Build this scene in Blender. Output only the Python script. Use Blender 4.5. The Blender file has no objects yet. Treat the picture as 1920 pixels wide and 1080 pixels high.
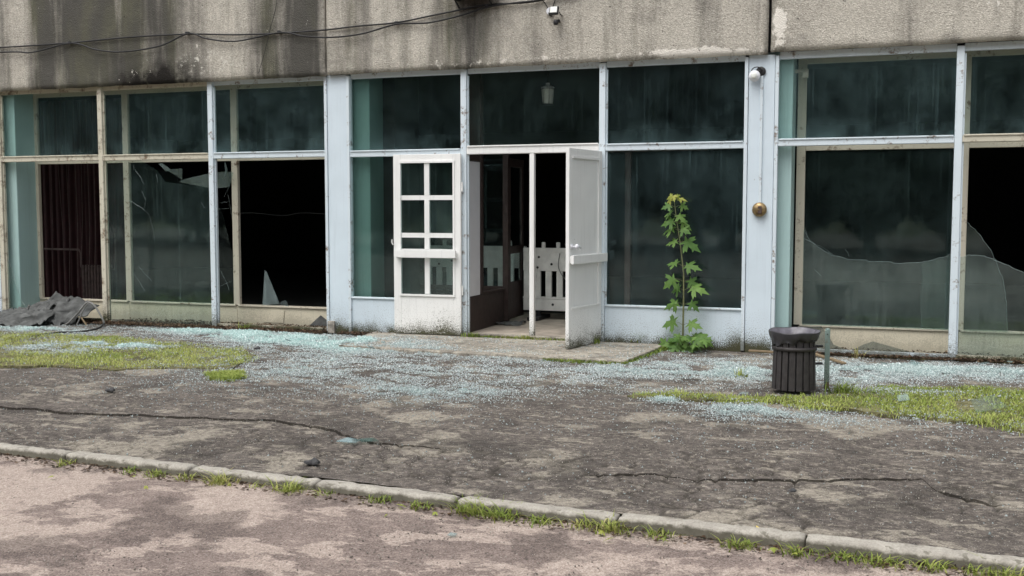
import bpy, math, random
import numpy as np
from mathutils import Vector, Matrix

random.seed(7)
RNG = np.random.default_rng(11)
scene = bpy.context.scene
COL = scene.collection
R = math.radians

# ------------------------------------------------------------------ camera
# Facade lies along X at Y = 0 (street side is -Y), pavement level at the facade is Z = 0.
FPX = 2000.0
YAW = math.atan(FPX / 5597.0)
PITCH = math.atan(148.0 / FPX)
CAM = Vector((4.490, -12.566, 1.65))
ct, st, cp, sp = math.cos(YAW), math.sin(YAW), math.cos(PITCH), math.sin(PITCH)
RIGHT = Vector((ct, st, 0)); FWD = Vector((-st * cp, ct * cp, -sp)); UP = Vector((-st * sp, ct * sp, cp))
cam_data = bpy.data.cameras.new('camera')
cam_data.sensor_width = 36.0
cam_data.lens = FPX / 1920.0 * 36.0
cam_data.clip_start = 0.05
cam_data.clip_end = 2000.0
cam = bpy.data.objects.new('camera', cam_data)
COL.objects.link(cam)
mw = Matrix((RIGHT, UP, -FWD)).transposed().to_4x4()
mw.translation = CAM
cam.matrix_world = mw
scene.camera = cam

# ------------------------------------------------------------------ sky, sun, exposure
SUN_EL, SUN_AZ = R(62), R(205)
world = bpy.data.worlds.new('World')
scene.world = world
world.use_nodes = True
wn = world.node_tree.nodes; wl = world.node_tree.links
wn.clear()
sky = wn.new('ShaderNodeTexSky')
sky.sky_type = 'NISHITA'
sky.sun_disc = False
sky.sun_elevation = SUN_EL
sky.sun_rotation = SUN_AZ
sky.air_density = 1.0
sky.dust_density = 4.0
sky.ozone_density = 1.0
hs = wn.new('ShaderNodeHueSaturation')
hs.inputs['Saturation'].default_value = 0.22      # overcast: nearly white cloud light
bg = wn.new('ShaderNodeBackground')
bg.inputs['Strength'].default_value = 0.15
wo = wn.new('ShaderNodeOutputWorld')
wl.new(sky.outputs[0], hs.inputs['Color'])
wl.new(hs.outputs[0], bg.inputs[0])
wl.new(bg.outputs[0], wo.inputs[0])

sun_data = bpy.data.lights.new('sun', 'SUN')
sun_data.energy = 1.0
sun_data.angle = R(45)
sun_data.color = (1.0, 0.965, 0.91)
sun = bpy.data.objects.new('sun', sun_data)
COL.objects.link(sun)
sun_dir = Vector((math.sin(SUN_AZ) * math.cos(SUN_EL), math.cos(SUN_AZ) * math.cos(SUN_EL), math.sin(SUN_EL)))
sun.rotation_euler = sun_dir.to_track_quat('Z', 'Y').to_euler()

scene.view_settings.view_transform = 'Standard'
scene.view_settings.look = 'None'
scene.view_settings.gamma = 1.0
scene.view_settings.use_curve_mapping = False
scene.view_settings.exposure = 0.50
scene.cycles.use_adaptive_sampling = True
scene.cycles.adaptive_threshold = 0.025
scene.cycles.max_bounces = 5
scene.cycles.diffuse_bounces = 3
scene.cycles.glossy_bounces = 3
scene.cycles.transparent_max_bounces = 16

# ------------------------------------------------------------------ layout helpers (photo measurements -> metres on the ground or facade plane)
def ray(px, py):
    return FWD + RIGHT * ((px - 960) / FPX) + UP * ((540 - py) / FPX)
def G(px, py, z=0.0):
    d = ray(px, py); t = (z - CAM.z) / d.z
    return (CAM.x + t * d.x, CAM.y + t * d.y)
def F(px, py, y=0.0):
    d = ray(px, py); t = (y - CAM.y) / d.y
    return (CAM.x + t * d.x, CAM.z + t * d.z)

# ------------------------------------------------------------------ numpy noise
_tab = RNG.random((256, 256))
def vnoise(x, y, s):
    x = np.asarray(x) * s + 500.0; y = np.asarray(y) * s + 500.0
    xi = np.floor(x).astype(int); yi = np.floor(y).astype(int)
    fx = x - xi; fy = y - yi
    fx = fx * fx * (3 - 2 * fx); fy = fy * fy * (3 - 2 * fy)
    a = _tab[xi % 256, yi % 256]; b = _tab[(xi + 1) % 256, yi % 256]
    c = _tab[xi % 256, (yi + 1) % 256]; d = _tab[(xi + 1) % 256, (yi + 1) % 256]
    return (a * (1 - fx) + b * fx) * (1 - fy) + (c * (1 - fx) + d * fx) * fy
def fbm(x, y, s, o=4):
    v = 0; a = 0.5; t = 0
    for i in range(o):
        v = v + a * vnoise(np.asarray(x) + 17.3 * i, np.asarray(y) - 9.1 * i, s); t += a; a *= 0.5; s *= 2.07
    return v / t

# ------------------------------------------------------------------ object helpers
def tag(o, label=None, cat=None, group=None, kind=None):
    if label: o['label'] = label
    if cat: o['category'] = cat
    if group: o['group'] = group
    if kind: o['kind'] = kind
    return o
def empty(name, loc=(0, 0, 0), rz=0.0):
    o = bpy.data.objects.new(name, None); COL.objects.link(o)
    o.location = loc; o.rotation_euler = (0, 0, rz); o.empty_display_size = 0.2
    return o
def link_mesh(name, me, parent=None, loc=None, rot=None):
    o = bpy.data.objects.new(name, me); COL.objects.link(o)
    if parent: o.parent = parent
    if loc: o.location = loc
    if rot: o.rotation_euler = rot
    return o

ORD = ['first', 'second', 'third', 'fourth', 'fifth', 'sixth', 'seventh', 'eighth', 'ninth', 'tenth', 'eleventh', 'twelfth', 'thirteenth', 'fourteenth', 'fifteenth', 'sixteenth', 'seventeenth', 'eighteenth', 'nineteenth', 'twentieth', 'twenty-first', 'twenty-second', 'twenty-third', 'twenty-fourth']
class MB:
    def __init__(self): self.v = []; self.f = []
    def add(self, vs, fs):
        n = len(self.v); self.v += [tuple(p) for p in vs]; self.f += [tuple(i + n for i in q) for q in fs]; return self
    def box(self, x0, x1, y0, y1, z0, z1):
        vs = [(x0, y0, z0), (x1, y0, z0), (x1, y1, z0), (x0, y1, z0), (x0, y0, z1), (x1, y0, z1), (x1, y1, z1), (x0, y1, z1)]
        return self.add(vs, [(0, 3, 2, 1), (4, 5, 6, 7), (0, 1, 5, 4), (1, 2, 6, 5), (2, 3, 7, 6), (3, 0, 4, 7)])
    def plate(self, pts, y0, y1):           # polygon in XZ extruded along Y
        n = len(pts)
        vs = [(p[0], y0, p[1]) for p in pts] + [(p[0], y1, p[1]) for p in pts]
        fs = [tuple(range(n)), tuple(range(2 * n - 1, n - 1, -1))]
        fs += [(i, i + n, (i + 1) % n + n, (i + 1) % n) for i in range(n)]
        return self.add(vs, fs)
    def slab(self, pts, z0, z1):            # polygon in XY extruded along Z
        n = len(pts)
        vs = [(p[0], p[1], z0) for p in pts] + [(p[0], p[1], z1) for p in pts]
        fs = [tuple(range(n - 1, -1, -1)), tuple(range(n, 2 * n))]
        fs += [(i, (i + 1) % n, (i + 1) % n + n, i + n) for i in range(n)]
        return self.add(vs, fs)
    def tube(self, pts, r, seg=8, cap=True):
        pts = [Vector(p) for p in pts]; n = len(pts)
        rs = r if isinstance(r, (list, tuple)) else [r] * n
        vs = []; fs = []; prev = None
        for i, p in enumerate(pts):
            t = (pts[min(i + 1, n - 1)] - pts[max(i - 1, 0)]).normalized()
            if prev is None:
                a = Vector((0, 0, 1)) if abs(t.z) < 0.9 else Vector((1, 0, 0))
                u = t.cross(a).normalized()
            else:
                u = (prev - t * prev.dot(t)).normalized()
            w = t.cross(u); prev = u
            for k in range(seg):
                an = 2 * math.pi * k / seg
                vs.append(p + (u * math.cos(an) + w * math.sin(an)) * rs[i])
        for i in range(n - 1):
            for k in range(seg):
                fs.append((i * seg + k, i * seg + (k + 1) % seg, (i + 1) * seg + (k + 1) % seg, (i + 1) * seg + k))
        if cap:
            fs.append(tuple(range(seg - 1, -1, -1))); fs.append(tuple((n - 1) * seg + k for k in range(seg)))
        return self.add(vs, fs)
    def lathe(self, prof, c, axis='z', seg=24, closed=True):
        vs = []; fs = []
        for (r, h) in prof:
            for k in range(seg):
                a = 2 * math.pi * k / seg
                q = (r * math.cos(a), r * math.sin(a), h)
                if axis == 'y': q = (q[0], q[2], q[1])
                vs.append((c[0] + q[0], c[1] + q[1], c[2] + q[2]))
        n = len(prof)
        for i in range(n - 1):
            for k in range(seg):
                fs.append((i * seg + k, i * seg + (k + 1) % seg, (i + 1) * seg + (k + 1) % seg, (i + 1) * seg + k))
        if closed:
            fs.append(tuple(range(seg - 1, -1, -1))); fs.append(tuple((n - 1) * seg + k for k in range(seg)))
        return self.add(vs, fs)
    def mesh(self, name, mat=None, smooth=False):
        me = bpy.data.meshes.new(name)
        me.from_pydata(self.v, [], self.f)
        if mat: me.materials.append(mat)
        if smooth: me.polygons.foreach_set('use_smooth', [True] * len(me.polygons))
        me.update()
        return me
    def build(self, name, mat=None, parent=None, smooth=False, bevel=0.0, loc=None, rot=None):
        o = link_mesh(name, self.mesh(name, mat, smooth), parent, loc, rot)
        if bevel:
            m = o.modifiers.new('bevel', 'BEVEL'); m.width = bevel; m.segments = 2; m.limit_method = 'ANGLE'
        return o

def np_mesh(name, verts, loops, starts, mat, smooth=False):
    me = bpy.data.meshes.new(name)
    me.vertices.add(len(verts)); me.vertices.foreach_set('co', np.asarray(verts, dtype=np.float32).ravel())
    me.loops.add(len(loops)); me.loops.foreach_set('vertex_index', np.asarray(loops, dtype=np.int32))
    me.polygons.add(len(starts)); me.polygons.foreach_set('loop_start', np.asarray(starts, dtype=np.int32))
    if smooth: me.polygons.foreach_set('use_smooth', np.ones(len(starts), dtype=bool))
    me.materials.append(mat)
    me.update(calc_edges=True); me.validate()
    return me
def grid_mesh(name, X, Y, Z, mat, smooth=True):
    h, w = X.shape
    v = np.stack([X, Y, Z], -1).reshape(-1, 3)
    i = np.arange((h - 1) * w).reshape(h - 1, w)[:, :-1].ravel()
    q = np.stack([i, i + 1, i + w + 1, i + w], -1).ravel()
    return np_mesh(name, v, q, np.arange(0, len(q), 4), mat, smooth)

# ------------------------------------------------------------------ material helpers
class NT:
    def __init__(self, name):
        self.m = bpy.data.materials.new(name); self.m.use_nodes = True
        self.t = self.m.node_tree; self.t.nodes.clear()
        self.out = self.t.nodes.new('ShaderNodeOutputMaterial')
        self.geo = self.t.nodes.new('ShaderNodeNewGeometry')
        self.pos = self.geo.outputs['Position']
    def n(self, ty): return self.t.nodes.new(ty)
    def put(self, sock, v):
        if v is None: return
        if isinstance(v, bpy.types.NodeSocket): self.t.links.new(v, sock)
        else:
            if sock.type == 'RGBA' and len(v) == 3: v = (*v, 1)
            sock.default_value = v
    def math(self, op, a, b=None, c=None, clamp=False):
        n = self.n('ShaderNodeMath'); n.operation = op; n.use_clamp = clamp
        self.put(n.inputs[0], a); self.put(n.inputs[1], b)
        if c is not None: self.put(n.inputs[2], c)
        return n.outputs[0]
    def scaled(self, s, off=(0, 0, 0), src=None):
        n = self.n('ShaderNodeMapping'); self.put(n.inputs['Vector'], src or self.pos)
        n.inputs['Scale'].default_value = s; n.inputs['Location'].default_value = off
        return n.outputs[0]
    def noise(self, scale, detail=4, vec=None, rough=0.55, color=False):
        n = self.n('ShaderNodeTexNoise'); self.put(n.inputs['Vector'], vec or self.pos)
        n.inputs['Scale'].default_value = scale; n.inputs['Detail'].default_value = detail; n.inputs['Roughness'].default_value = rough
        return n.outputs[1 if color else 0]
    def voro(self, scale, vec=None, feat='F1', out=0, rand=1.0):
        n = self.n('ShaderNodeTexVoronoi'); n.feature = feat; self.put(n.inputs['Vector'], vec or self.pos)
        n.inputs['Scale'].default_value = scale; n.inputs['Randomness'].default_value = rand
        return n.outputs[out]
    def ramp(self, fac, stops, interp='LINEAR'):
        n = self.n('ShaderNodeValToRGB'); self.put(n.inputs[0], fac); e = n.color_ramp; e.interpolation = interp
        while len(e.elements) < len(stops): e.elements.new(0.5)
        for el, (p, c) in zip(e.elements, stops):
            el.position = p
            if not isinstance(c, (tuple, list)): c = (c, c, c)
            el.color = (*c, 1)
        return n.outputs[0]
    def mix(self, f, a, b, mode='MIX'):
        n = self.n('ShaderNodeMix'); n.data_type = 'RGBA'; n.blend_type = mode
        self.put(n.inputs[0], f); self.put(n.inputs[6], a); self.put(n.inputs[7], b)
        return n.outputs[2]
    def sep(self, v=None):
        n = self.n('ShaderNodeSeparateXYZ'); self.put(n.inputs[0], v or self.pos); return n.outputs
    def rng(self, v, a, b, c=0.0, d=1.0):
        n = self.n('ShaderNodeMapRange'); n.clamp = True
        self.put(n.inputs[0], v)
        for i, q in enumerate((a, b, c, d)): n.inputs[i + 1].default_value = q
        return n.outputs[0]
    def bump(self, h, strength=0.5, dist=0.01, normal=None):
        n = self.n('ShaderNodeBump'); self.put(n.inputs['Height'], h)
        n.inputs['Strength'].default_value = strength; n.inputs['Distance'].default_value = dist
        if normal: self.put(n.inputs['Normal'], normal)
        return n.outputs[0]
    def blob(self, c, r):                     # 1 at c falling to 0 at the ellipsoid radius r
        v = self.n('ShaderNodeVectorMath'); v.operation = 'SUBTRACT'; self.put(v.inputs[0], self.pos); v.inputs[1].default_value = c
        w = self.n('ShaderNodeVectorMath'); w.operation = 'DIVIDE'; self.put(w.inputs[0], v.outputs[0]); w.inputs[1].default_value = r
        l = self.n('ShaderNodeVectorMath'); l.operation = 'LENGTH'; self.put(l.inputs[0], w.outputs[0])
        return self.rng(l.outputs['Value'], 0.2, 1.0, 1.0, 0.0)
    def bsdf(self, color, rough=0.8, normal=None, spec=0.4, metal=0.0, **kw):
        b = self.n('ShaderNodeBsdfPrincipled')
        self.put(b.inputs['Base Color'], color); self.put(b.inputs['Roughness'], rough)
        self.put(b.inputs['Specular IOR Level'], spec); self.put(b.inputs['Metallic'], metal)
        if normal is not None: self.put(b.inputs['Normal'], normal)
        for k, v in kw.items(): self.put(b.inputs[k.replace('_', ' ')], v)
        self.t.links.new(b.outputs[0], self.out.inputs[0])
        return self.m

def m_plain(name, c, rough=0.7, vary=0.25, scale=14, metal=0.0, spec=0.4):
    t = NT(name)
    n = t.noise(scale, 5)
    col = t.mix(t.rng(n, 0.3, 0.7), tuple(x * (1 - vary) for x in c), tuple(min(1, x * (1 + vary)) for x in c))
    return t.bsdf(col, rough, t.bump(t.noise(scale * 6, 3), 0.2, 0.003), spec, metal)

def m_paint(name, c, dirt=1.0, rust=0.0, grime=0.25):
    t = NT(name)
    x, y, z = t.sep()
    n1 = t.noise(2.2, 5)
    col = t.mix(t.rng(n1, 0.35, 0.7), tuple(q * 0.93 for q in c), c)
    streak = t.noise(1.0, 5, t.scaled((30, 30, 1.2)), 0.6)
    col = t.mix(t.math('MULTIPLY', t.rng(streak, 0.55, 0.8), grime), col, tuple(q * 0.62 for q in c))
    # splashed mud and moss: specks that get denser near the pavement
    hz = t.rng(z, 0.0, 0.60, 1.0, 0.0)
    hz = t.math('MULTIPLY', hz, hz)
    sp = t.noise(85, 6, None, 0.72)
    cl = t.noise(3.0, 4)
    m = t.math('ADD', t.math('MULTIPLY', hz, 0.34), t.math('MULTIPLY', t.math('SUBTRACT', cl, 0.5), 0.75))
    m = t.math('ADD', sp, t.math('MULTIPLY', m, hz))
    m = t.math('MULTIPLY', t.rng(m, 0.57, 0.72), t.math('MULTIPLY', t.rng(hz, 0.0, 0.12), dirt))
    col = t.mix(m, col, t.mix(cl, (0.030, 0.029, 0.019), (0.085, 0.085, 0.042)))
    # chips
    ch = t.noise(17, 6, None, 0.7)
    col = t.mix(t.rng(ch, 0.70, 0.74), col, (0.30, 0.29, 0.27))
    if rust:
        rs = t.noise(5.5, 6, None, 0.7)
        rs2 = t.noise(26, 4, None, 0.7)
        rm = t.math('MULTIPLY', t.rng(t.math('ADD', rs, t.math('MULTIPLY', t.math('SUBTRACT', rs2, 0.5), 0.5)), 0.60 - 0.1 * rust, 0.70), 0.9)
        col = t.mix(rm, col, t.mix(rs2, (0.05, 0.035, 0.025), (0.22, 0.13, 0.07)))
    return t.bsdf(col, 0.48, t.bump(t.noise(55, 4), 0.25, 0.004), 0.35)

def m_concrete_panel():
    t = NT('exposed_aggregate_concrete')
    x, y, z = t.sep()
    big = t.noise(1.1, 5)
    base = t.mix(t.rng(big, 0.3, 0.7), (0.395, 0.365, 0.315), (0.56, 0.525, 0.455))
    peb = t.voro(70)
    pc = t.voro(70, out=1)
    pb = t.n('ShaderNodeRGBToBW'); t.put(pb.inputs[0], pc)
    base = t.mix(0.34, base, t.ramp(pb.outputs[0], [(0.1, (0.19, 0.178, 0.155)), (0.5, (0.44, 0.415, 0.37)), (0.9, (0.74, 0.705, 0.63))]))
    # run-off stains hanging down the panels, strongest at the left
    sx = t.ramp(t.rng(x, -9.0, 7.0), [(0.0, 0.25), (0.09, 0.35), (0.115, 0.90), (0.215, 1.0), (0.255, 0.85), (0.285, 0.35), (0.325, 0.30), (0.345, 0.85), (0.395, 0.80), (0.405, 0.22), (0.45, 0.30), (0.475, 0.50), (0.49, 0.25), (0.53, 0.62), (0.565, 0.22), (0.66, 0.28), (0.74, 0.15), (0.80, 0.04), (0.92, 0.30), (1.0, 0.1)])
    stv = t.noise(1.0, 5, t.scaled((2.6, 2.6, 0.28)), 0.6)
    stf = t.noise(1.0, 4, t.scaled((9, 9, 0.9)), 0.6)
    sv = t.math('ADD', t.math('MULTIPLY', stv, 0.65), t.math('MULTIPLY', stf, 0.35))
    m = t.math('MULTIPLY', t.rng(t.math('ADD', sv, t.math('MULTIPLY', sx, 0.36)), 0.57, 0.82), 0.92)
    moss = t.noise(1.7, 4, t.scaled((1.5, 1.5, 0.3)))
    base = t.mix(m, base, t.mix(t.rng(moss, 0.46, 0.62), (0.058, 0.056, 0.050), (0.085, 0.085, 0.055)))
    cloud = t.noise(1.5, 6, t.scaled((1, 1, 1.3), (6.3, 0, 1.1)), 0.68)
    cm = t.math('MULTIPLY', t.rng(t.math('ADD', cloud, t.math('MULTIPLY', sx, 0.22)), 0.60, 0.80), 0.55)
    clean = t.blob((-4.0, -0.1, 4.55), (0.75, 9.0, 0.62))
    cm = t.math('MULTIPLY', cm, t.math('SUBTRACT', 1.0, clean))
    base = t.mix(cm, base, (0.075, 0.072, 0.064))
    # clean rectangle where something used to hang, soot near the bottom edge
    so = t.blob((-5.2, -0.1, 3.42), (1.0, 9.0, 0.34))
    so = t.math('MULTIPLY', so, t.rng(t.noise(6, 5), 0.30, 0.62))
    base = t.mix(t.math('MULTIPLY', so, 1.6, clamp=True), base, (0.018, 0.016, 0.014))
    so2 = t.blob((-0.42, -0.1, 4.22), (0.42, 9.0, 0.24))
    base = t.mix(t.math('MULTIPLY', so2, 0.75, clamp=True), base, (0.04, 0.034, 0.03))
    # pale lime bloom along the bottom edge and beside the joint
    e1 = t.blob((2.35, -0.1, 3.44), (1.15, 9.0, 0.13))
    e2 = t.blob((3.22, -0.1, 3.72), (0.13, 9.0, 0.42))
    e3 = t.blob((0.3, -0.1, 3.46), (3.4, 9.0, 0.10))
    ef = t.math('MAXIMUM', t.math('MAXIMUM', e1, e2), t.math('MULTIPLY', e3, 0.5))
    en = t.noise(9, 6, None, 0.7)
    ef = t.rng(t.math('ADD', t.math('MULTIPLY', ef, 0.42), en), 0.72, 0.80)
    base = t.mix(t.math('MULTIPLY', ef, 0.9), base, (0.80, 0.76, 0.69))
    fl = t.noise(5, 7, t.scaled((1, 1, 0.6), (4, 0, 2)), 0.75)
    base = t.mix(t.rng(fl, 0.655, 0.68), base, (0.66, 0.63, 0.57))
    cl_ = t.math('MULTIPLY', t.blob((-4.35, -0.1, 3.66), (0.62, 9.0, 0.22)), t.rng(t.noise(16, 6, None, 0.75), 0.56, 0.60))
    base = t.mix(cl_, base, (0.72, 0.70, 0.63))
    pit = t.noise(24, 3)
    base = t.mix(t.rng(pit, 0.70, 0.75), base, (0.05, 0.045, 0.04))
    nb = t.bump(peb, 0.6, 0.010)
    nb = t.bump(t.noise(13, 5), 0.35, 0.02, nb)
    return t.bsdf(base, 0.92, nb, 0.2)

def m_asphalt(name, dark, light, dust, th0, th1, specks=0.0, scl=0.9, spread=0.5, fleck=1.0):
    t = NT(name)
    big = t.noise(scl, 7, None, 0.62)
    fine = t.noise(120, 3, None, 0.7)
    grit = t.voro(140, out=1)
    gb = t.n('ShaderNodeRGBToBW'); t.put(gb.inputs[0], grit)
    base = t.mix(t.rng(t.noise(2.7, 6, None, 0.65), 0.35, 0.68), dark, light)
    patch = t.rng(t.math('ADD', big, t.math('MULTIPLY', t.math('SUBTRACT', fine, 0.5), 0.10)), th0, th1)
    base = t.mix(t.math('MULTIPLY', patch, 0.9), base, dust)
    p2 = t.noise(scl * 3.4, 6, t.scaled((0.7, 1.3, 1), (3.1, 7.7, 0)), 0.6)
    base = t.mix(t.rng(p2, th0 + 0.035, th0 + 0.060, 0.0, 0.8), base, dust)
    p3 = t.noise(scl * 8.5, 5, t.scaled((0.6, 1.25, 1), (1.7, 5.3, 0)), 0.6)
    base = t.mix(t.math('MULTIPLY', t.rng(p3, th0 + 0.055, th0 + 0.075), t.rng(big, 0.40, 0.55, 0.0, 0.8)), base, dust)
    p4 = t.noise(26, 4, t.scaled((0.8, 1.1, 1), (8.7, 1.3, 0)), 0.6)
    base = t.mix(t.rng(p4, 0.575, 0.615, 0.0, 0.55 * fleck), base, dust)
    base = t.mix(t.rng(p4, 0.425, 0.385, 0.0, 0.5 * fleck), base, tuple(q * 0.6 for q in dark))
    fk = t.voro(34, out=1); fs_ = t.n('ShaderNodeSeparateColor'); t.put(fs_.inputs[0], fk)
    base = t.mix(0.30 * fleck, base, t.mix(fs_.outputs[1], (0.0, 0.0, 0.0), (1.0, 0.97, 0.92)), 'SOFT_LIGHT')
    d2 = t.noise(scl * 1.6, 6, t.scaled((1, 1, 1), (13.1, 2.7, 0)), 0.6)
    base = t.mix(t.rng(d2, 0.555, 0.60, 0.0, 0.6), base, tuple(q * 0.62 for q in dark))
    base = t.mix(spread, base, t.mix(gb.outputs[0], (0.02, 0.02, 0.02), (1, 0.97, 0.93)), 'SOFT_LIGHT')
    base = t.mix(t.rng(fine, 0.40, 0.66, 0.0, 0.30), base, t.mix(0.6, base, (0.0, 0.0, 0.0)))
    at = t.n('ShaderNodeAttribute'); at.attribute_name = 'earth_shade'        # earth for the crazed joints, painted shade for the crack slit
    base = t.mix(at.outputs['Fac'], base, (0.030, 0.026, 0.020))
    if specks:
        sv = t.voro(75, out=0); sc = t.voro(75, out=1)
        s2 = t.n('ShaderNodeSeparateColor'); t.put(s2.inputs[0], sc)
        mm = t.math('MULTIPLY', t.rng(sv, 0.16, 0.22, 1.0, 0.0), t.rng(s2.outputs[0], 0.84 - specks, 0.86 - specks))
        base = t.mix(mm, base, (0.42, 0.41, 0.38))
    nb = t.bump(gb.outputs[0], 0.45, 0.006)
    nb = t.bump(t.noise(22, 5), 0.4, 0.012, nb)
    return t.bsdf(base, 0.9, nb, 0.25)

def m_glass(name, dust=0.03, tint=(0.93, 0.965, 0.955), dustcol=(0.40, 0.47, 0.49), streak=1.0, refl=1.0, haze=0.0):
    t = NT(name)
    oi = t.n('ShaderNodeObjectInfo')
    off = t.n('ShaderNodeCombineXYZ'); t.put(off.inputs[0], t.math('MULTIPLY', oi.outputs['Random'], 37.0)); t.put(off.inputs[2], t.math('MULTIPLY', oi.outputs['Random'], 11.0))
    va = t.n('ShaderNodeVectorMath'); va.operation = 'ADD'; t.put(va.inputs[0], t.pos); t.put(va.inputs[1], off.outputs[0])
    # wash marks running down, broken up along their length, over a blotchy film
    s1 = t.noise(1.0, 4, t.scaled((30, 30, 0.30), src=va.outputs[0]), 0.7)
    s2 = t.noise(1.0, 3, t.scaled((5, 5, 0.9), src=va.outputs[0]), 0.6)
    s3 = t.noise(1.7, 6, va.outputs[0], 0.65)
    s4 = t.noise(9.0, 5, t.scaled((1, 1, 0.5), src=va.outputs[0]), 0.7)
    sp = t.noise(75, 3, va.outputs[0], 0.6)
    ln = t.math('MULTIPLY', t.math('MULTIPLY', t.rng(s1, 0.52, 0.76), t.rng(s2, 0.40, 0.66)), t.rng(s4, 0.25, 0.5, 0.35, 1.0))
    d = t.math('ADD', t.math('MULTIPLY', t.rng(s3, 0.32, 0.72, 0.25, 1.5), t.rng(s4, 0.3, 0.7, 0.7, 1.3)), t.math('MULTIPLY', ln, 3.2 * streak))
    d = t.math('MULTIPLY', d, t.rng(oi.outputs['Random'], 0.0, 1.0, 0.55, 1.5))
    d = t.math('ADD', t.math('MULTIPLY', d, dust), t.math('MULTIPLY', t.rng(sp, 0.74, 0.78), dust * 2.0))
    if haze:                                   # dust settled along the bottom bead of the upper panes
        zz = t.sep()[2]
        hz = t.math('MULTIPLY', t.rng(zz, 2.42, 2.72, 1.0, 0.0), t.math('GREATER_THAN', zz, 2.40))
        d = t.math('ADD', d, t.math('MULTIPLY', t.math('MULTIPLY', hz, t.rng(s3, 0.40, 0.66)), 0.10 * haze))
    lw = t.n('ShaderNodeLayerWeight'); lw.inputs['Blend'].default_value = 0.5
    fr = t.math('ADD', t.math('MULTIPLY', t.math('POWER', lw.outputs['Facing'], 5.0), 0.9), 0.032 * refl)
    tr = t.n('ShaderNodeBsdfTransparent'); t.put(tr.inputs[0], tint)
    gl = t.n('ShaderNodeBsdfGlossy'); gl.inputs['Roughness'].default_value = 0.04; t.put(gl.inputs[0], (0.74, 0.94, 0.95))
    wv = t.bump(t.noise(1.3, 2, va.outputs[0]), 0.08, 0.03); t.put(gl.inputs['Normal'], wv)
    m1 = t.n('ShaderNodeMixShader'); t.put(m1.inputs[0], fr); t.put(m1.inputs[1], tr.outputs[0]); t.put(m1.inputs[2], gl.outputs[0])
    di = t.n('ShaderNodeBsdfDiffuse'); t.put(di.inputs[0], dustcol)
    m2 = t.n('ShaderNodeMixShader'); t.put(m2.inputs[0], d); t.put(m2.inputs[1], m1.outputs[0]); t.put(m2.inputs[2], di.outputs[0])
    t.t.links.new(m2.outputs[0], t.out.inputs[0])
    return t.m

def m_leaf(name, c0, c1, transl=0.35, scale=9.0):
    t = NT(name)
    oi = t.n('ShaderNodeObjectInfo')
    n = t.noise(scale, 3)
    f = t.math('ADD', t.math('MULTIPLY', n, 0.7), t.math('MULTIPLY', oi.outputs['Random'], 0.35))
    col = t.mix(t.rng(f, 0.3, 0.8), c0, c1)
    b = t.n('ShaderNodeBsdfPrincipled'); t.put(b.inputs['Base Color'], col); b.inputs['Roughness'].default_value = 0.5
    b.inputs['Specular IOR Level'].default_value = 0.3
    tl = t.n('ShaderNodeBsdfTranslucent'); t.put(tl.inputs[0], t.mix(0.3, col, (0.25, 0.3, 0.02)))
    mx = t.n('ShaderNodeMixShader'); mx.inputs[0].default_value = transl
    t.put(mx.inputs[1], b.outputs[0]); t.put(mx.inputs[2], tl.outputs[0])
    t.t.links.new(mx.outputs[0], t.out.inputs[0])
    return t.m

def m_grass(name, stops):
    t = NT(name)
    at = t.n('ShaderNodeAttribute'); at.attribute_name = 'tone'
    col = t.ramp(at.outputs['Fac'], stops)
    b = t.n('ShaderNodeBsdfPrincipled'); t.put(b.inputs['Base Color'], col); b.inputs['Roughness'].default_value = 0.6
    b.inputs['Specular IOR Level'].default_value = 0.25
    tl = t.n('ShaderNodeBsdfTranslucent'); t.put(tl.inputs[0], col)
    mx = t.n('ShaderNodeMixShader'); mx.inputs[0].default_value = 0.3
    t.put(mx.inputs[1], b.outputs[0]); t.put(mx.inputs[2], tl.outputs[0])
    t.t.links.new(mx.outputs[0], t.out.inputs[0])
    return t.m

def m_crumbs():
    t = NT('tempered_glass_crumbs')
    at = t.n('ShaderNodeAttribute'); at.attribute_name = 'tone'
    a2 = t.n('ShaderNodeAttribute'); a2.attribute_name = 'thick'        # thicker heaps show the green of the glass
    thin = t.ramp(at.outputs['Fac'], [(0.0, (0.16, 0.19, 0.19)), (0.4, (0.40, 0.45, 0.45)), (0.8, (0.66, 0.72, 0.72)), (1.0, (0.90, 0.93, 0.93))])
    heap = t.ramp(at.outputs['Fac'], [(0.0, (0.24, 0.42, 0.40)), (0.4, (0.48, 0.67, 0.65)), (0.8, (0.66, 0.82, 0.80)), (1.0, (0.90, 0.95, 0.94))])
    return t.bsdf(t.mix(a2.outputs['Fac'], thin, heap), 0.15, None, 0.5)

M = {}
M['panel'] = m_concrete_panel()
M['blue'] = m_paint('pale_blue_paint', (0.665, 0.76, 0.83))
M['blue_frame'] = m_paint('pale_blue_frame_paint', (0.69, 0.775, 0.83), 0.8, 0.2)
M['white'] = m_paint('white_door_paint', (0.87, 0.875, 0.86), 1.0, 0.0, 0.45)
M['cream'] = m_paint('rusting_cream_paint', (0.62, 0.585, 0.48), 1.0, 0.75, 0.5)
M['inner_cream'] = m_paint('inner_cream_paint', (0.64, 0.585, 0.48), 0.5, 0.2, 0.5)
M['sill'] = m_paint('cream_sill_paint', (0.68, 0.625, 0.49), 0.35, 0.0, 0.6)
M['teal'] = m_paint('teal_pillar_paint', (0.43, 0.60, 0.59), 0.6, 0.0, 0.6)
M['teal_dimmed'] = m_paint('dimmed_teal_pillar_paint', (0.13, 0.235, 0.215), 0.6, 0.0, 0.6)  # same teal, darkened in colour for the dimness behind the centre panes
M['maroon'] = m_plain('maroon_paint', (0.026, 0.003, 0.005), 0.7)
M['brown'] = m_plain('dark_brown_wood', (0.045, 0.030, 0.027), 0.6)
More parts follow.
